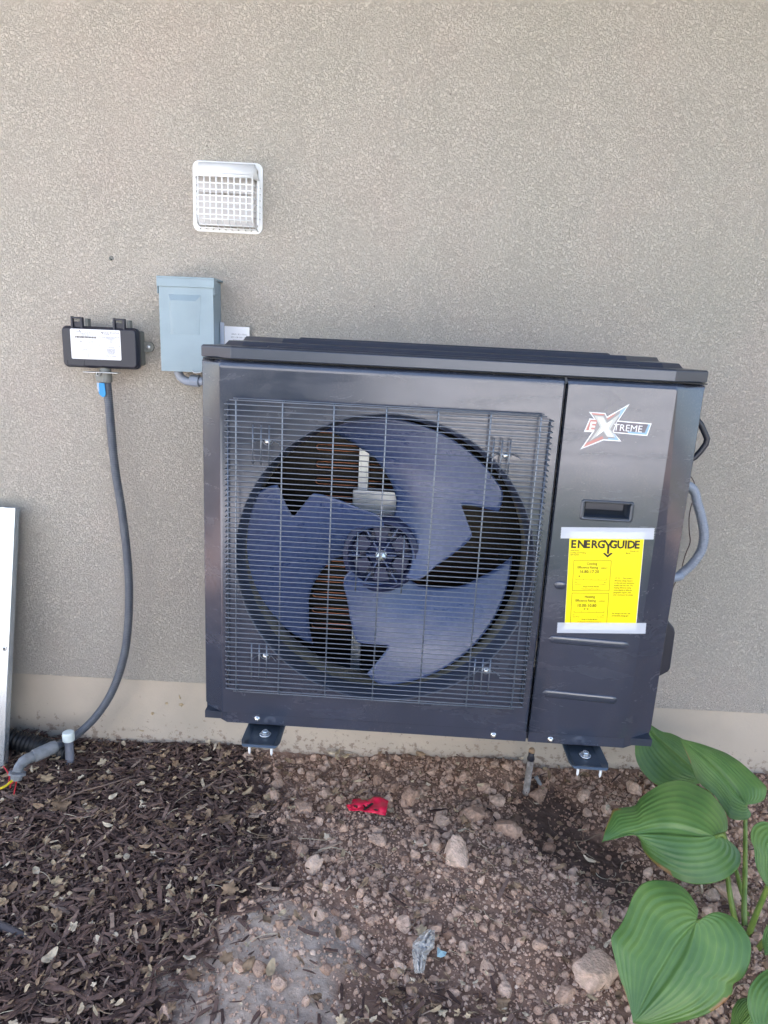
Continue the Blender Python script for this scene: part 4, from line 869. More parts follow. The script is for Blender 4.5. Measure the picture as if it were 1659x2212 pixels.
b = MB(); b.loft([[(x, y, z) for x, z in rrect(-wx+.008, wx-.004, -wz_+.008, wz_-.006, .006)] for y in (BY+.0262, -.002)], True, True); jbb = b.build('base', M['basegray'], jb, .002)
b = MB(); cx0, cz0 = jl(1520, 565, -.006); b.slab([(wx-.006, cz0-.013), (cx0, cz0-.013)]+[(cx0+.013*math.cos(a), cz0+.013*math.sin(a)) for a in [(-PI/2+PI*k/10) for k in range(11)]]+[(cx0, cz0+.013), (wx-.006, cz0+.013)], -.008, -.002); mtb = b.build('mounting_tab', M['basegray'], jb, .001)
b = MB(); b.lathe((cx0, -.008, cz0), [(.0055, .0003), (.0055, -.002), (.0035, -.0035), (.0004, -.0036)], n=14); b.build('screw', M['galv'], mtb)
for x0_, x1_, zc in ((228, 432, 140), (918, 1120, 170)):
    xa, za = jl(x0_, 60 if x0_ < 500 else 90, BY); xb, zb3 = jl(x1_, 240, BY)
    b = MB(); t_ = .0055; b.box(xa, xa+t_, BY+.0005, BY+.012, wz_-.012, za); b.box(xb-t_, xb, BY+.0005, BY+.012, wz_-.012, za-.0015); b.box(xa+t_, xb-t_, BY+.0005, BY+.012, za-.0055, za-.001); b.box(xa+t_, xb-t_, BY+.006, BY+.012, wz_-.004, za-.012)
    la = b.build('latch', M['black'], jb, .0012)
    b = MB(); b.box(xa+t_*1.4, xb-t_*1.4, BY+.010, BY+.016, za-.0105, za-.0065); b.box(xb+.0005, xb+.007, BY+.016, BY+.036, wz_-.007, za-.004); b.build('hook', M['basegray'], la, .001)
st0 = [jl(225, 262, BY), jl(1045, 296, BY), jl(1080, 787, BY), jl(270, 752, BY)]
b = MB(); x0_, x1_ = (st0[0][0]+st0[3][0])/2, (st0[1][0]+st0[2][0])/2; z1_, z0_ = (st0[0][1]+st0[1][1])/2, (st0[2][1]+st0[3][1])/2
sk = flat([rrect(x0_, x1_, z0_, z1_, .003)], 'sticker', M['paper'], jb, pl(BY-.0011)); sw, shh = x1_-x0_, z1_-z0_
tt = lambda x, z: (x0_+x*sw, BY-.0015, z0_+z*shh)
def stx(items, name, m): text_mesh([(s, x*sw, z*shh, h*shh, al, bo) for s, x, z, h, al, bo in items], name, m, sk, lambda x, z: (x0_+x, BY-.0015, z0_+z))
stx([('COOPER', .12, .885, .048, 'LEFT', .03), ('Power Systems', .26, .885, .048, 'LEFT', 0), ('ROCKY MOUNTAIN', .665, .885, .058, 'LEFT', .01), ('POWER', .665, .835, .058, 'LEFT', .01), ('FC', .185, .555, .085, 'LEFT', .02), ('CAUTION', .80, .395, .05, 'CENTER', .01), ('MISE EN GARDE', .80, .115, .05, 'CENTER', .01)], 'print', M['ldark'])
ls = [('Load Management Receiver', .30, .835, .035), ('Model LCR  Serial', .30, .79, .035), ('Contains', .42, .585, .03), ('This device complies', .40, .545, .03), ('with Part 15 Rules', .40, .505, .03), ('CLASS', .27, .40, .03), ('This device may not cause harmful interference', .27, .36, .028), ('ACCESSORIES', .27, .31, .03), ('See installation instructions', .27, .275, .028)]
ls += [(s, .80, .735-.035*i, .032) for i, s in enumerate(('This load management device is property of', 'Rocky Mountain Power', 'For service call', 'or write us', 'Unauthorized removal prohibited', 'by law'))]
ls += [(s, .80, .35-.032*i, .032) for i, s in enumerate(('Disconnect power before', 'opening this enclosure', 'to avoid electric shock', 'and keep cover closed', 'do not paint label', 'replace all screws'))]
stx([(s, x, z, h, 'CENTER', .02) for s, x, z, h in ls], 'fine_print', M['inkg'])
bars_ = []; rb = random.Random(3); xx = .09
while xx < .52:
    w_ = rb.choice((.003, .005, .008)); bars_.append([(x0_+xx*sw, z0_+.70*shh), (x0_+(xx+w_)*sw, z0_+.70*shh), (x0_+(xx+w_)*sw, z0_+.765*shh), (x0_+xx*sw, z0_+.765*shh)]); xx += w_+rb.choice((.003, .004, .006))
flat(bars_, 'barcode', M['ink'], sk, pl(BY-.0015))
fr2 = lambda a, c, d, e: frame(x0_+a*sw, x0_+c*sw, z0_+d*shh, z0_+e*shh, .0005)
flat(fr2(.575, .975, .04, .96)+[bar(x0_+.575*sw, z0_+.77*shh, x0_+.975*sw, z0_+.77*shh, .0004), bar(x0_+.575*sw, z0_+.47*shh, x0_+.975*sw, z0_+.47*shh, .0004)]+fr2(.11, .22, .13, .20)+fr2(.33, .34, .08, .22)+fr2(.40, .52, .12, .21)+
     [[(x0_+.61*sw, z0_+.92*shh), (x0_+.655*sw, z0_+.92*shh), (x0_+.650*sw, z0_+.83*shh), (x0_+.640*sw, z0_+.88*shh)], [(x0_+.175*sw, z0_+.945*shh), (x0_+.21*sw, z0_+.975*shh), (x0_+.205*sw, z0_+.945*shh), (x0_+.18*sw, z0_+.93*shh)]], 'label_lines', M['inkg'], sk, pl(BY-.0016))
b = MB(); xa, za = jl(190, 770); xb, zb3 = jl(465, 885)
for p in frame(xa, xb, zb3+.002, za, .0012): b.slab(p, BY-.0016, BY-.0004)
b.build('inset_frame', M['black'], jb)
# metal clip, coupling and blue seal below the box
b = MB(); xa, za = jl(440, 955); xb, zb3 = jl(1010, 975); b.box(xa, xb, BY-.002, BY+.022, za-.0035, za-.0015); xc, zc = jl(690, 1030); b.box(xc-.004, xc-.0025, BY-.002, BY+.022, zc, za-.0036); b.box(xc+.0025, xc+.004, BY-.002, BY+.022, zc, za-.0036); b.box(xc-.0025, xc+.0025, BY-.002, BY+.022, zc-.0015, zc)
b.build('retaining_clip', M['galv'], jb, .0006)
xa, za = jl(800, 975, -.045); xb, zb3 = jl(800, 1150, -.045); b = MB(); b.lathe((xa+.0012, -.044, 0), [(.0005, za+.012), (.0135, za+.011), (.0155, za-.004), (.0155, zb3+.003), (.0125, zb3), (.0005, zb3)], 'z', 12, False); b.build('coupling', M['basegray'], jb, .001)
xa, za = jl(660, 1000, -.050)
b = MB(); b.slab([(xa-.003, za), (xa+.014, za), (xa+.018, za-.008), (xa+.018, zb3+.002), (xa+.002, zb3+.004)], -.0585, -.0475); b.build('lead_in', M['basegray'], jb, .002)
xa, za = jl(658, 1150, -.066); xb, zb3 = jl(805, 1390, -.066)
b = MB(); wq = xb-xa; b.slab([(xa, za), (xb-.001, za), (xb+.001, zb3+.010)]+[(xb-.008+.009*math.cos(a), zb3+.009+.009*math.sin(a)) for a in (-.5, -1.0, -1.57)]+[(xa+.012, zb3+.001), (xa+.006, zb3+.006), (xa+.003, zb3+.014)], -.064, -.0615); bt = b.build('blue_seal', M['blue'], jb, .0008)
text_mesh([('0003498', 0, 0, .0062, 'LEFT', .01)], 'seal_number', M['sticker'], bt, lambda x, z: (xa+.0062-z, -.0652, zb3+.014+x))

# ================================================================== LEFT CONDUIT
cv = [((229, 808), -.044), ((235, 870), -.047), ((247, 1000), -.055), ((264, 1110), -.060), ((275, 1205), -.060), ((279, 1290), -.060), ((274, 1380), -.060), ((262, 1440), -.062), ((240, 1498), -.066), ((207, 1548), -.068), ((165, 1588), -.072), ((140, 1602), -.088), ((118, 1614), -.128), ((96, 1625), -.155)]
cp = cr([aty(*p, y) for p, y in cv], 14)
cnd = tag(empty('conduit', tuple(cp[-1])), 'dark grey flexible conduit running from the black control box down the wall to the mulch', 'conduit')
Ti = Matrix.Translation(-Vector(cp[-1]))
def corr(pts, r, n=14, pitch=.0044, depth=.0006):     # finely ribbed tube
    out = [Vector(pts[0])]; L = 0; step = pitch/4
    for a, c in zip(pts[:-1], pts[1:]):
        a, c = Vector(a), Vector(c); d = (c-a).length; k = max(1, int(d/step))
        out += [a.lerp(c, (i+1)/k) for i in range(k)]
    b = MB(); b.tube(out, [r+depth*math.sin(i*PI/2) for i in range(len(out))], n); return b
o = corr(cp, .0106).build('sleeve', M['conduit'], cnd); o.matrix_parent_inverse = Ti
e0_, e1_ = aty(122, 1611, -.143), aty(72, 1634, -.190)
b = MB(); b.tube([e0_, e0_.lerp(e1_, .1), e0_.lerp(e1_, .15), e1_], [.0155, .0165, .0175, .0175], 16); o = b.build('coupling', M['fit'], cnd, .001); o.matrix_parent_inverse = Ti
eb = cr([e1_, aty(56, 1641, -.208), aty(43, 1654, -.228), aty(37, 1670, -.242)], 6)
b = MB(); b.tube(eb, [.0145]*10+[.0125]*9, 14); o = b.build('elbow', M['fit'], cnd); o.matrix_parent_inverse = Ti
g0, g1 = aty(38, 1668, -.242), aty(35, 1684, -.247)
b = MB(); b.tube([g0, g0.lerp(g1, .3), g0.lerp(g1, .31), g1], [.021, .0225, .0155, .0145], 8, smooth=False); o = b.build('lock_nut', M['fit'], cnd, .001); o.matrix_parent_inverse = Ti
def wire(pts, r, name, m, lab, cat='wire', group=None, n=8):
    b = MB(); b.tube(cr(pts, 8), r, n); return tag(b.build(name, m), lab, cat, group)
wire([aty(33, 1680, -.247), aty(22, 1690, -.265), aty(8, 1700, -.285), aty(-14, 1708, -.300)], .0030, 'wire', M['yelwire'], 'yellow insulated wire coming out of the elbow fitting towards the left edge')
wire([aty(36, 1680, -.247), aty(35, 1692, -.258), aty(33, 1701, -.270), aty(30, 1716, -.285)], .0016, 'wire', M['redwire'], 'red wire hanging straight down out of the elbow fitting')
wire([aty(34, 1680, -.247), aty(28, 1690, -.258), aty(23, 1694, -.262), aty(22, 1702, -.270)], .0015, 'wire', M['redwire'], 'short red wire stub between the yellow and the hanging red wire')
wire([aty(7, 1655, -.23), aty(14, 1664, -.24), aty(20, 1678, -.25), aty(18, 1696, -.265)], .0016, 'wire', M['redwire'], 'thin red wire beside the leaning metal panel, left of the fitting')
# black drain pipe behind the fitting
b = corr([aty(8, 1592, -.075), aty(60, 1606, -.080), aty(146, 1626, -.088)], .026, 18, .012, .0022); tag(b.build('drain_pipe', M['drain']), 'black corrugated drain pipe lying at the foot of the wall behind the fitting', 'pipe')

# white-capped stub
pb = atz(152, 1655, .012); pt = aty(155, 1590, pb.y)
stp = tag(empty('capped_pipe', (pb.x, pb.y, .0)), 'grey plastic stub pipe with a white cap, standing in the mulch', 'pipe')
b = MB(); b.lathe((0, 0, 0), [(.0118, -.02), (.0118, pt.z-.004), (.0005, pt.z-.003)], 'z', 20); b.build('pipe', M['pvc'], stp)
b = MB(); b.lathe((0, 0, 0), [(.0130, pt.z-.014), (.0158, pt.z-.013), (.0162, pt.z+.004), (.0155, pt.z+.010), (.0135, pt.z+.0125), (.0005, pt.z+.013)], 'z', 22); b.build('cap', M['cap'], stp, .001)

# ================================================================== RIGHT CONDUIT + WIRE
Z11 = lambda x, y, yy: aty(1426.4+x*.26042, 932.6+y*.26042, yy)
rp = cr([(.600, -.19, Z11(170, 360, -.16).z), (.640, -.17, Z11(200, 392, -.15).z+.004), Z11(245, 455, -.145), Z11(308, 600, -.14), Z11(347, 740, -.135), Z11(362, 860, -.13), Z11(340, 980, -.125), Z11(270, 1090, -.12), Z11(180, 1172, -.115), Z11(110, 1210, -.13), (.600, -.175, Z11(60, 1228, -.13).z)], 12)
tag(corr(rp, .0112, 14, .0050, .0006).build('conduit', M['conduit2']), 'pale blue grey flexible conduit looping out from behind the right side of the unit', 'conduit')
wire([Z11(235, 350, -.03), Z11(268, 395, -.03), Z11(282, 440, -.03), Z11(270, 560, -.03), Z11(250, 640, -.03), Z11(238, 720, -.03), Z11(240, 830, -.03), Z11(247, 915, -.03), Z11(215, 1000, -.03), Z11(190, 1080, -.03), Z11(172, 1150, -.03), Z11(120, 1260, -.03), Z11(90, 1330, -.03)], .0014, 'cable', M['brownwire'], 'thin dark brown cable on the wall inside the loop of pale conduit', 'cable')

# ================================================================== CARD HOLDER ON THE WALL
b = MB(); c0, c1 = Z2f(1300, 425, -.020), Z2f(1540, 470, -.020); zlo = c0.z-.11
hl = tag(empty('card_holder', (c0.x, 0, c0.z)), 'clear holder with an upside down printed white card, behind the unit\'s top left corner', 'card holder')
w_ = c1.x-c0.x
b = MB(); b.box(0, .0035, -.020, -.001, -.11, 0); b.box(.0035, .010, -.020, -.018, -.11, -.001); b.build('frame', M['film2'] if 'film2' in M else M['tape'], hl, .0005)
cdz = Z2f(1335, 453, -.016); cdw = (Z2f(1527, 468, -.016)-cdz).length; ox, oz = cdz.x-c0.x, cdz.z-c0.z
b = MB(); b.box(ox, ox+cdw, -.0165, -.0150, -.10, oz-.001); card = b.build('card', M['paper'], hl)
text_mesh([('CYN2 / CB / CN02', 0, 0, .0050, 'CENTER', 0), ('VOL 1.005 0B.1-C20', 0, .0075, .0050, 'CENTER', 0), ('0.05 10B.1-C0B', 0, .015, .0050, 'CENTER', 0), ('OFFICE 10', 0, .0225, .0050, 'CENTER', 0)], 'card_print', M['inkg'], card, lambda x, z: (ox+cdw*.60-x, -.0170, oz-.018-z))

# ================================================================== WALL ANCHOR
p = aty(240, 558, 0); an = tag(empty('wall_anchor', tuple(p)), 'small leftover wall anchor with a dark hole, above the black control box', 'wall anchor')
b = MB(); b.lathe((0, 0, 0), [(.0062, -.0002), (.0055, -.0022), (.0030, -.0024), (.0026, -.0006), (.0003, -.0005)], n=14); b.build('plug', M['basegray'], an)
b = MB(); b.lathe((.0008, 0, -.003), [(.0003, -.0028), (.0022, -.0026), (.0024, -.0004)], n=10); b.build('hole', M['dark'], an)

# ================================================================== LEANING METAL PANEL
T = aty(33, 1097, -.045); Bm = atz(6, 1690, .0); e = (T-Bm).normalized(); xl = Vector((-1, 0, 0)); nrm = e.cross(xl).normalized()
if nrm.y > 0: nrm = -nrm
b = MB(); wd_ = .75; Ft = -nrm*.024
for off, t0_ in ((Vector((0, 0, 0)), .0012),):
    A_, B_, C_, D_ = Bm, T, T+xl*wd_, Bm+xl*wd_; b.add([A_, B_, C_, D_], [(0, 1, 2, 3)])
    b.add([A_, B_, B_+Ft, A_+Ft], [(0, 1, 2, 3)]); b.add([B_, C_, C_+Ft, B_+Ft], [(0, 1, 2, 3)]); b.add([A_+Ft, B_+Ft, B_+Ft+xl*.012, A_+Ft+xl*.012], [(0, 1, 2, 3)])
    b.add([B_+nrm*.001-e*.012+xl*.0005, C_+nrm*.001-e*.012, C_+nrm*.001-e*.014, B_+nrm*.001-e*.014], [(0, 1, 2, 3)])
mp = tag(empty('metal_panel', tuple(Bm)), 'shiny blue white sheet metal panel leaning on the wall at the left edge', 'metal panel')
o = build_w(b, 'sheet', M['sheet'], mp, .0018, 2, 25); o.matrix_parent_inverse = Matrix.Translation(-Vector(Bm))
for X, Y in ((10, 1401),):
    s_ = atp(X, Y, Bm, nrm); b = MB(); q = [s_+nrm*.0015+(e*math.sin(a)+xl*math.cos(a))*.0065 for a in [2*PI*k/14 for k in range(14)]]
    q2 = [s_+nrm*.0025+(e*math.sin(a)+xl*math.cos(a))*.003 for a in [2*PI*k/14 for k in range(14)]]; b.loft([q, q2], False, False, True); o = b.build('dimple', M['galv'], mp); o.matrix_parent_inverse = Matrix.Translation(-Vector(Bm))
    b = MB(); b.add([v+nrm*.0002 for v in q2], [tuple(range(14))]); o = b.build('screw_hole', M['dark'], mp); o.matrix_parent_inverse = Matrix.Translation(-Vector(Bm))

# ================================================================== SPRINKLER RISER
Z15 = lambda x, y: (877.8+x*.36375, 1563.5+y*.36375)
rb_ = atz(*Z15(712, 402), .02); yq = rb_.y
def rz(x, y): return aty(*Z15(x, y), yq)
rs0 = tag(empty('sprinkler_riser', tuple(rb_)), 'weathered grey riser pipe with a tan cap, standing in the dug soil', 'pipe')
Tr_ = Matrix.Translation(-Vector(rb_))
for nm, pp, rr, m_ in (('pipe', [rz(707, 420), rz(712, 395), rz(738, 215)], .0092, 'riser'), ('neck', [rz(738, 216), rz(740, 205), rz(741, 190), rz(744, 165)], [.0098, .0105, .0082, .0080], 'black'), ('cap', [rz(744, 168), rz(745, 164), rz(745.5, 156), rz(746, 148)], [.0082, .0090, .0088, .0070], 'brass')):
    b = MB(); b.tube(pp, rr, 16); o = b.build(nm, M[m_], rs0); o.matrix_parent_inverse = Tr_
f0, f1 = atz(*Z15(768, 312), .045), atz(*Z15(805, 375), .022)
b = MB(); b.tube([f0, f0.lerp(f1, .18), f0.lerp(f1, .2), f0.lerp(f1, .38), f0.lerp(f1, .42), f1], [.0062, .0062, .0048, .0048, .0062, .0040], 12); tag(b.build('pipe_fitting', M['fit']), 'little grey plastic fitting lying in the soil right of the riser pipe', 'fitting')

# ================================================================== RED PLASTIC STRIP
Z13 = lambda x, y: (493.7+x*.26455, 1591+y*.26455)
O_t = [(962, 556), (1000, 552), (1015, 508), (1085, 506), (1160, 514), (1185, 490), (1240, 494), (1306, 525)]; O_b = [(965, 568), (985, 604), (1010, 608), (1075, 606), (1120, 618), (1195, 628), (1240, 640), (1282, 646)]
rings = []
for j in range(9):
    t = j/8; row = []
    for k in range(29):
        s_ = k/28*7; i = min(6, int(s_)); f_ = s_-i; a = [O_t[i][q]+(O_t[i+1][q]-O_t[i][q])*f_ for q in (0, 1)]; c = [O_b[i][q]+(O_b[i+1][q]-O_b[i][q])*f_ for q in (0, 1)]
        X, Y = Z13(a[0]+(c[0]-a[0])*t, a[1]+(c[1]-a[1])*t); h = .040+.003*math.sin(t*9+k*.35)+.0018*math.sin(k*.9-t*4)-.006*abs(t-.35); row.append(atz(X, Y, h))
    rings.append(row)
b = MB(); b.loft(rings, False, False, True, closed=False)
ctr = sum((Vector(p) for p in rings[4]), Vector())/29
rf = tag(empty('plastic_strip', tuple(ctr)), 'crumpled bright red plastic strip with black lettering lying on the soil', 'plastic strip')
o = b.build('strip', M['red'], rf); o.matrix_parent_inverse = Matrix.Translation(-ctr); q = o.modifiers.new('t', 'SOLIDIFY'); q.thickness = .0006
def redp(x, y):                              # a point on the strip, just proud of it
    X, Y = Z13(x, y); k = min(((abs((i/28)*344+962-x)), i) for i in range(29))[1]
    best = min((q for r in rings for q in r), key=lambda q: (Vector(q)-atz(X, Y, q[2])).length); return atz(X, Y, best[2]+.0035)
mk = [[(1100, 600), (1102, 590), (1165, 543), (1182, 543), (1184, 552), (1120, 600)], [(1128, 550), (1138, 556), (1150, 582), (1142, 585)], [(1098, 560), (1106, 556), (1120, 580), (1112, 586)], [(1190, 592), (1226, 596), (1215, 608), (1190, 602)], [(1010, 565), (1035, 560), (1060, 568), (1030, 578)], [(1036, 578), (1052, 572), (1056, 580), (1040, 588)]]
b = MB()
for p in mk: b.add([redp(*q) for q in p], [tuple(range(len(p)))])
o = b.build('lettering', M['ink'], rf); o.matrix_parent_inverse = Matrix.Translation(-ctr)

# ================================================================== WRAPPER AND PAPER SCRAP
Z14 = lambda x, y: (548.6+x*.46297, 1810.4+y*.46297)
Lw, Rw = [(812, 425), (775, 452), (742, 490), (738, 530), (742, 575), (750, 632)], [(842, 428), (845, 465), (838, 510), (808, 545), (800, 585), (792, 630)]
rings = []
for j in range(6*6-5):
    s_ = j/6; i = min(4, int(s_)); f_ = s_-i; a = [Lw[i][q]+(Lw[i+1][q]-Lw[i][q])*f_ for q in (0, 1)]; c = [Rw[i][q]+(Rw[i+1][q]-Rw[i][q])*f_ for q in (0, 1)]
    row = []
    for k in range(17):
        t = k/16; X, Y = Z14(a[0]+(c[0]-a[0])*t, a[1]+(c[1]-a[1])*t); h = .034+.016*math.sin(PI*t)+.014*noise.noise(Vector((j*.33, k*.30, 1)))+.005*noise.noise(Vector((j*.8, k*.7, 5))); row.append(atz(X, Y, h))
    rings.append(row)
b = MB(); b.loft(rings, False, False, False, closed=False); o = tag(b.build('plastic_wrapper', M['film']), 'crumpled clear plastic wrapper on the soil near the bottom centre', 'wrapper'); q = o.modifiers.new('t', 'SOLIDIFY'); q.thickness = .0005
b = MB(); pp = [Z14(*q) for q in ((856, 506), (874, 524), (900, 532), (892, 550), (872, 556), (854, 552))]; b.add([atz(X, Y, .034+.003*(i % 2)) for i, (X, Y) in enumerate(pp)], [tuple(range(6))]); o = tag(b.build('paper_scrap', M['scrap']), 'tiny pale turquoise scrap right of the clear wrapper', 'scrap'); q = o.modifiers.new('t', 'SOLIDIFY'); q.thickness = .0006

# little seed husks stuck to the foundation, and seeds at its foot
for k, (x, y) in enumerate(((1160, 1450), (1250, 1405), (1262, 1458), (715, 1520), (1062, 1520), (985, 1640))):
    v, f = leafshape(0 if k % 2 else 1, 90+k); o = bulk('seed_husk', v*(.0062+.001*(k % 3)), f, M['leafl'], {'tone': np.full(len(v), .82)}, True)
    p = aty(x*.3101, 1069.8+y*.3101, .0015); o.location = p; o.rotation_euler = (PI/2, k*1.3, 0); tag(o, ['middle orange husk of three at the top of the wall base', 'highest orange husk on the wall base, nearest the unit', 'small round husk just under the highest orange husk', 'orange husk on the wall base nearest the conduit', 'pale husk halfway down the wall base under the three orange ones', 'lowest husk on the wall base, just above the mulch'][k], 'husk', 'seed husks on the wall base')
for k, (X, Y, tn, an_, lab) in enumerate(((718, 1615, .98, 20, 'white winged seed at the wall base, left of the green seeds'), (732, 1612, .8, 70, 'upright pale seed in the clump of green seeds at the wall base'), (752, 1622, .78, 160, 'green yellow seed at the right of the clump of seeds at the wall base'), (727, 1636, .75, -60, 'lower greenish seed of the clump at the wall base'), (745, 1636, .8, 40, 'curved green seed at the bottom right of the clump of seeds'), (907, 1628, .55, 10, 'brown leaf lying on the soil edge against the wall, right of the clump of seeds'))):
    v, f = leafshape(0 if k < 5 else 2, 120+k); p = atz(X, Y, .03); o = bulk('dead_leaf', v*.0155, f, M['leafl'], {'tone': np.full(len(v), tn)}, True)
    o.location = (p.x, min(p.y, -.02), ghs(p.x, p.y)+.024); o.rotation_euler = (.7, .2, math.radians(an_)); tag(o, lab, 'leaf', 'seeds at the wall base')

# ================================================================== HOSTA
def hosta_mat():
    m = bpy.data.materials.new('hosta_leaf'); m.use_nodes = True; t = m.node_tree; b = t.nodes['Principled BSDF']; L = t.links.new
    av = N(t, 'ShaderNodeAttribute', attribute_name='vein'); at = N(t, 'ShaderNodeAttribute', attribute_name='edge'); ao = N(t, 'ShaderNodeAttribute', attribute_name='tone')
    tc = N(t, 'ShaderNodeTexCoord'); n = N(t, 'ShaderNodeTexNoise', i_Scale=14.0, i_Detail=5.0); L(tc.outputs['Object'], n.inputs['Vector'])
    g = ramp(t, n.outputs[0], [(.28, (.070, .155, .038)), (.5, (.115, .222, .052)), (.72, (.180, .290, .075))])
    vv = ramp(t, av.outputs['Fac'], [(0, (.90, .93, .93)), (.5, (1, 1, 1)), (.84, (1.02, 1.02, 1.0)), (.95, (1.30, 1.24, 1.08)), (1, (1.45, 1.36, 1.15))]); mx = N(t, 'ShaderNodeMix', data_type='RGBA', blend_type='MULTIPLY', i_0=1.0); L(g, mx.inputs[6]); L(vv, mx.inputs[7])
    n2 = N(t, 'ShaderNodeTexNoise', i_Scale=16.0, i_Detail=3.0); L(tc.outputs['Object'], n2.inputs['Vector'])
    s = N(t, 'ShaderNodeMath', operation='MULTIPLY_ADD', i_1=.10); L(n2.outputs[0], s.inputs[0]); L(at.outputs['Fac'], s.inputs[2])
    d = ramp(t, s.outputs[0], [(0, (0, 0, 0)), (.925, (0, 0, 0)), (.97, (1, 1, 1)), (1, (1, 1, 1))]); 
    m2 = N(t, 'ShaderNodeMix', data_type='RGBA'); cc = ramp(t, n2.outputs[0], [(.40, (.20, .24, .04)), (.58, (.30, .14, .05)), (.7, (.42, .26, .13))]); L(d, m2.inputs[0]); L(mx.outputs[2], m2.inputs[6]); L(cc, m2.inputs[7])
    L(m2.outputs[2], b.inputs['Base Color']); b.inputs['Roughness'].default_value = .36; b.inputs['Specular IOR Level'].default_value = .55
    b.inputs['Subsurface Weight'].default_value = .0; n3 = N(t, 'ShaderNodeTexNoise', i_Scale=300.0, i_Detail=3.0); L(tc.outputs['Object'], n3.inputs['Vector'])
    bp = N(t, 'ShaderNodeBump', i_Strength=.25, i_Distance=.0008); L(n3.outputs[0], bp.inputs['Height']); L(bp.outputs[0], b.inputs['Normal'])
    tr = N(t, 'ShaderNodeBsdfTranslucent'); tr.inputs[0].default_value = (.10, .26, .04, 1); ms = N(t, 'ShaderNodeMixShader', i_0=.14); out = t.nodes['Material Output']
    L(b.outputs[0], ms.inputs[1]); L(tr.outputs[0], ms.inputs[2]); L(ms.outputs[0], out.inputs[0]); return m
M['hosta'] = hosta_mat(); M['stalk'] = mat('hosta_stalk', (.13, .21, .04), .4, var=(30, 3, (.20, .28, .06), .4, .6))
Z10 = lambda x, y: (1261.8+x*.30553, 1536.1+y*.30553)
def resamp(pts, n, pw=1.0):
    P = [Vector(p) for p in cr([(x, y, 0) for x, y in pts], 6)]; d = [0]
    for a, c in zip(P[:-1], P[1:]): d.append(d[-1]+(c-a).length)
    out = []
    for k in range(n+1):
        s = (k/n)**pw*d[-1]; i = max(0, min(len(d)-2, int(np.searchsorted(d, s))-1)); f = (s-d[i])/max(1e-9, d[i+1]-d[i]); q = P[i].lerp(P[i+1], f); out.append((q.x, q.y))
    return out
crown = atz(*Z10(1175, 1830), .02)
plant = tag(empty('hosta', (crown.x, crown.y, 0)), 'leafy green hosta with big ribbed heart shaped leaves at the lower right', 'plant'); Th = Matrix.Translation(-Vector((crown.x, crown.y, 0)))
def hleaf(base, tip, A, B, dist, nrmv, cup=.05, droop=.03, seed=0, dmg=.5, nv=8, mid_bend=(0, 0), lab=None):
    ns, nt2 = 72, 96; A = [base]+A+[tip]; B = [base]+B+[tip]; ra, rb2 = resamp(A, ns), resamp(B, ns)
    md = [(base[0]+mid_bend[0]/2+(tip[0]-base[0])*.5, base[1]+mid_bend[1]/2+(tip[1]-base[1])*.5)]; mid = resamp([base]+md+[tip], ns, 1.15)
    c = [(base[i]+tip[i])/2 for i in (0, 1)]; p0 = atd(*Z10(*c), dist); nv_ = Vector(nrmv).normalized(); V = []; ve = []; ed = []; 
    scale = (atp(*Z10(*base), p0, nv_)-atp(*Z10(*tip), p0, nv_)).length
    for i in range(ns+1):
        s = i/ns
        for j in range(nt2+1):
            t = j/nt2*2-1; o_ = ra[i] if t < 0 else rb2[i]; a = abs(t)
            x = mid[i][0]+(o_[0]-mid[i][0])*a; y = mid[i][1]+(o_[1]-mid[i][1])*a; p = atp(*Z10(x, y), p0, nv_)
            env = min(1, s*6)*min(1, (1-s)*3.5); ph = a*nv; rg = math.cos(2*PI*ph); sharp = 1-abs(math.sin(PI*ph))
            h = -cup*scale*(a**2)*env+.10*scale*0+env*.0008*rg*(.35+.65*(1-a))*(1+.5*math.sin(9*a+seed))-.030*scale*math.exp(-(a/.09)**2)*env-droop*scale*max(0, s-.4)**2*2.2
            h += .012*scale*math.sin(7*s+3*t+seed)*a*a*env+.020*scale*math.sin(3.1*s+seed)*t+.010*scale*math.sin(17*s+seed*2)*a**5*env
            V.append(p+nv_*h); ve.append(abs(math.sin(PI*ph+PI/2))**6 if a > .02 else 1); ed.append(max(0, a-.08*(1-dmg))*1.0*(1 if s > .55 and noise.noise(Vector((s*4+seed, t, seed)))*.9 > .50-dmg*.5 else .80)+0)
    F = [(i*(nt2+1)+j, (i+1)*(nt2+1)+j, (i+1)*(nt2+1)+j+1, i*(nt2+1)+j+1) for i in range(ns) for j in range(nt2)]
    o = bulk('leaf', np.array([v[:] for v in V]), np.array(F), M['hosta'], {'vein': np.array(ve), 'edge': np.array(ed), 'tone': np.zeros(len(V))}, True, plant); o.matrix_parent_inverse = Th
    q = o.modifiers.new('t', 'SOLIDIFY'); q.thickness = .0009
    if lab: o['label'] = lab
    return atp(*Z10(*base), p0, nv_)
b1 = hleaf((800, 1480), (355, 2207), [(803, 1455), (818, 1412), (800, 1350), (760, 1270), (700, 1212), (620, 1186), (540, 1182), (480, 1188), (420, 1215), (370, 1280), (340, 1350), (310, 1430), (270, 1510), (218, 1570), (205, 1625), (230, 1740), (260, 1860), (300, 1990), (335, 2110)],
   [(815, 1510), (850, 1455), (920, 1420), (1000, 1418), (1080, 1450), (1150, 1530), (1195, 1620), (1200, 1700), (1185, 1800), (1140, 1890), (1078, 1930), (1068, 2000), (980, 2090), (850, 2160), (700, 2200), (530, 2226), (430, 2222)], 1.22, (-.12, -.66, .75), .10, .06, 1, .35, 8, (40, -30), 'lowest and largest heart shaped leaf')
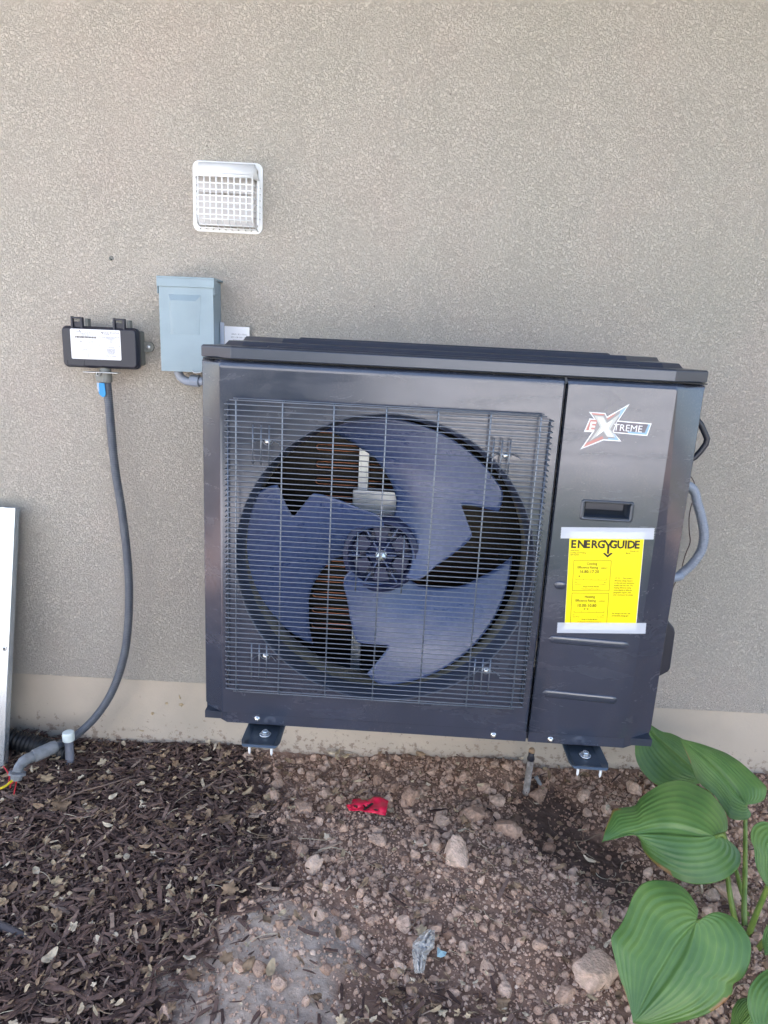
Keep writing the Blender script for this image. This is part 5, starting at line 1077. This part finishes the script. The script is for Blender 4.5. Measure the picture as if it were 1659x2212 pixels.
b2 = hleaf((925, 888), (140, 912), [(945, 868), (1000, 842), (1040, 822), (1045, 720), (1000, 640), (920, 550), (820, 490), (720, 458), (600, 478), (500, 530), (420, 590), (390, 635), (300, 655), (225, 672), (200, 730), (160, 820)],
   [(950, 903), (1010, 895), (1080, 930), (1130, 980), (1137, 1050), (1100, 1110), (1020, 1170), (900, 1200), (760, 1190), (620, 1120), (520, 1030), (460, 950), (440, 900), (432, 850), (400, 822), (330, 850), (230, 876)], 1.48, (.05, -.55, .84), .10, .05, 2, .75, 8, (0, -130), 'leaf with a bent brown edged tip pointing left')
b3 = hleaf((1143, 662), (680, 190), [(1152, 690), (1185, 722), (1165, 757), (1100, 762), (1040, 745), (1000, 690), (930, 590), (850, 520), (808, 465), (770, 380), (720, 270)],
   [(1165, 660), (1230, 645), (1280, 618), (1300, 570), (1300, 520), (1250, 465), (1180, 400), (1100, 330), (1000, 265), (880, 230), (780, 208)], 1.66, (-.15, -.62, .77), .08, .03, 3, .6, 8, (60, -40), 'upper leaf with a yellow spot near its tip')
b4 = hleaf((860, 500), (400, 60), [(700, 540), (600, 545), (510, 508), (430, 420), (385, 340), (372, 260), (380, 150)], [(880, 400), (830, 280), (730, 192), (640, 150), (560, 135), (480, 95)], 1.84, (.1, -.70, .70), .06, .03, 4, .15, 8, (0, 40), 'dark leaf partly hidden behind the unit')
b5 = hleaf((1400, 905), (1315, 1262), [(1350, 870), (1330, 800), (1290, 775), (1240, 778), (1192, 820), (1183, 900), (1205, 960), (1215, 1060), (1250, 1160)], [(1450, 850), (1520, 830), (1580, 900), (1560, 1050), (1450, 1180), (1370, 1240)], 1.40, (-.3, -.6, .7), .10, .05, 5, .15, 7, (0, 0), 'leaf cut by the right edge of the photo')
b6 = hleaf((1480, 1930), (1290, 2330), [(1450, 1830), (1370, 1800), (1290, 1830), (1225, 1885), (1180, 1960), (1170, 2060), (1190, 2160), (1240, 2270)], [(1550, 1880), (1620, 1960), (1600, 2120), (1450, 2280)], 1.16, (-.1, -.6, .8), .10, .05, 6, .2, 7, (0, 0), 'leaf in the bottom right corner')
b7 = hleaf((1235, 2035), (1040, 2290), [(1190, 2018), (1140, 2020), (1100, 2035), (1062, 2095), (1050, 2170), (1040, 2240)], [(1290, 2080), (1290, 2180), (1200, 2260), (1120, 2290)], 1.22, (0, -.5, .85), .08, .04, 7, .1, 7, (0, 0), 'small leaf below the corner leaf')
b8 = hleaf((1420, 1480), (1282, 1725), [(1350, 1480), (1300, 1510), (1272, 1570), (1265, 1640)], [(1450, 1560), (1420, 1650), (1350, 1710)], 1.28, (-.2, -.6, .75), .08, .04, 8, .1, 6, (0, 0), 'leaf edge above the corner leaf')
def stalk(pts, r0, r1):
    P = cr(pts, 8); b = MB(); n = len(P); b.tube(P, [r0+(r1-r0)*i/(n-1) for i in range(n)], 10); o = b.build('leaf_stalk', M['stalk'], plant); o.matrix_parent_inverse = Th
zz = lambda x, y, d: atd(*Z10(x, y), d)
stalk([b3, zz(1140, 800, 1.62), zz(1138, 1100, 1.56), zz(1132, 1450, 1.50), zz(1155, 1700, 1.48), crown], .0040, .0070)
stalk([b2, zz(990, 900, 1.50), zz(1015, 1180, 1.50), zz(1050, 1400, 1.49), zz(1110, 1650, 1.48), crown], .0038, .0075)
stalk([b4, zz(960, 780, 1.72), zz(1075, 1130, 1.62), zz(1112, 1290, 1.57), zz(1160, 1500, 1.52), crown], .0038, .0065)
stalk([b5, zz(1345, 1100, 1.42), zz(1290, 1260, 1.44), zz(1200, 1480, 1.46), zz(1150, 1650, 1.47), crown], .0038, .0075)
stalk([b1, zz(860, 1560, 1.27), zz(980, 1740, 1.36), zz(1100, 1850, 1.43), crown], .0038, .0070)
stalk([b8, zz(1330, 1590, 1.36), zz(1260, 1640, 1.42), zz(1190, 1760, 1.46), crown], .0038, .0070)
stalk([b6, zz(1330, 1900, 1.30), zz(1220, 1880, 1.42), crown], .0038, .0070)
stalk([b7, zz(1215, 2000, 1.32), zz(1160, 1920, 1.42), crown], .0034, .0060)
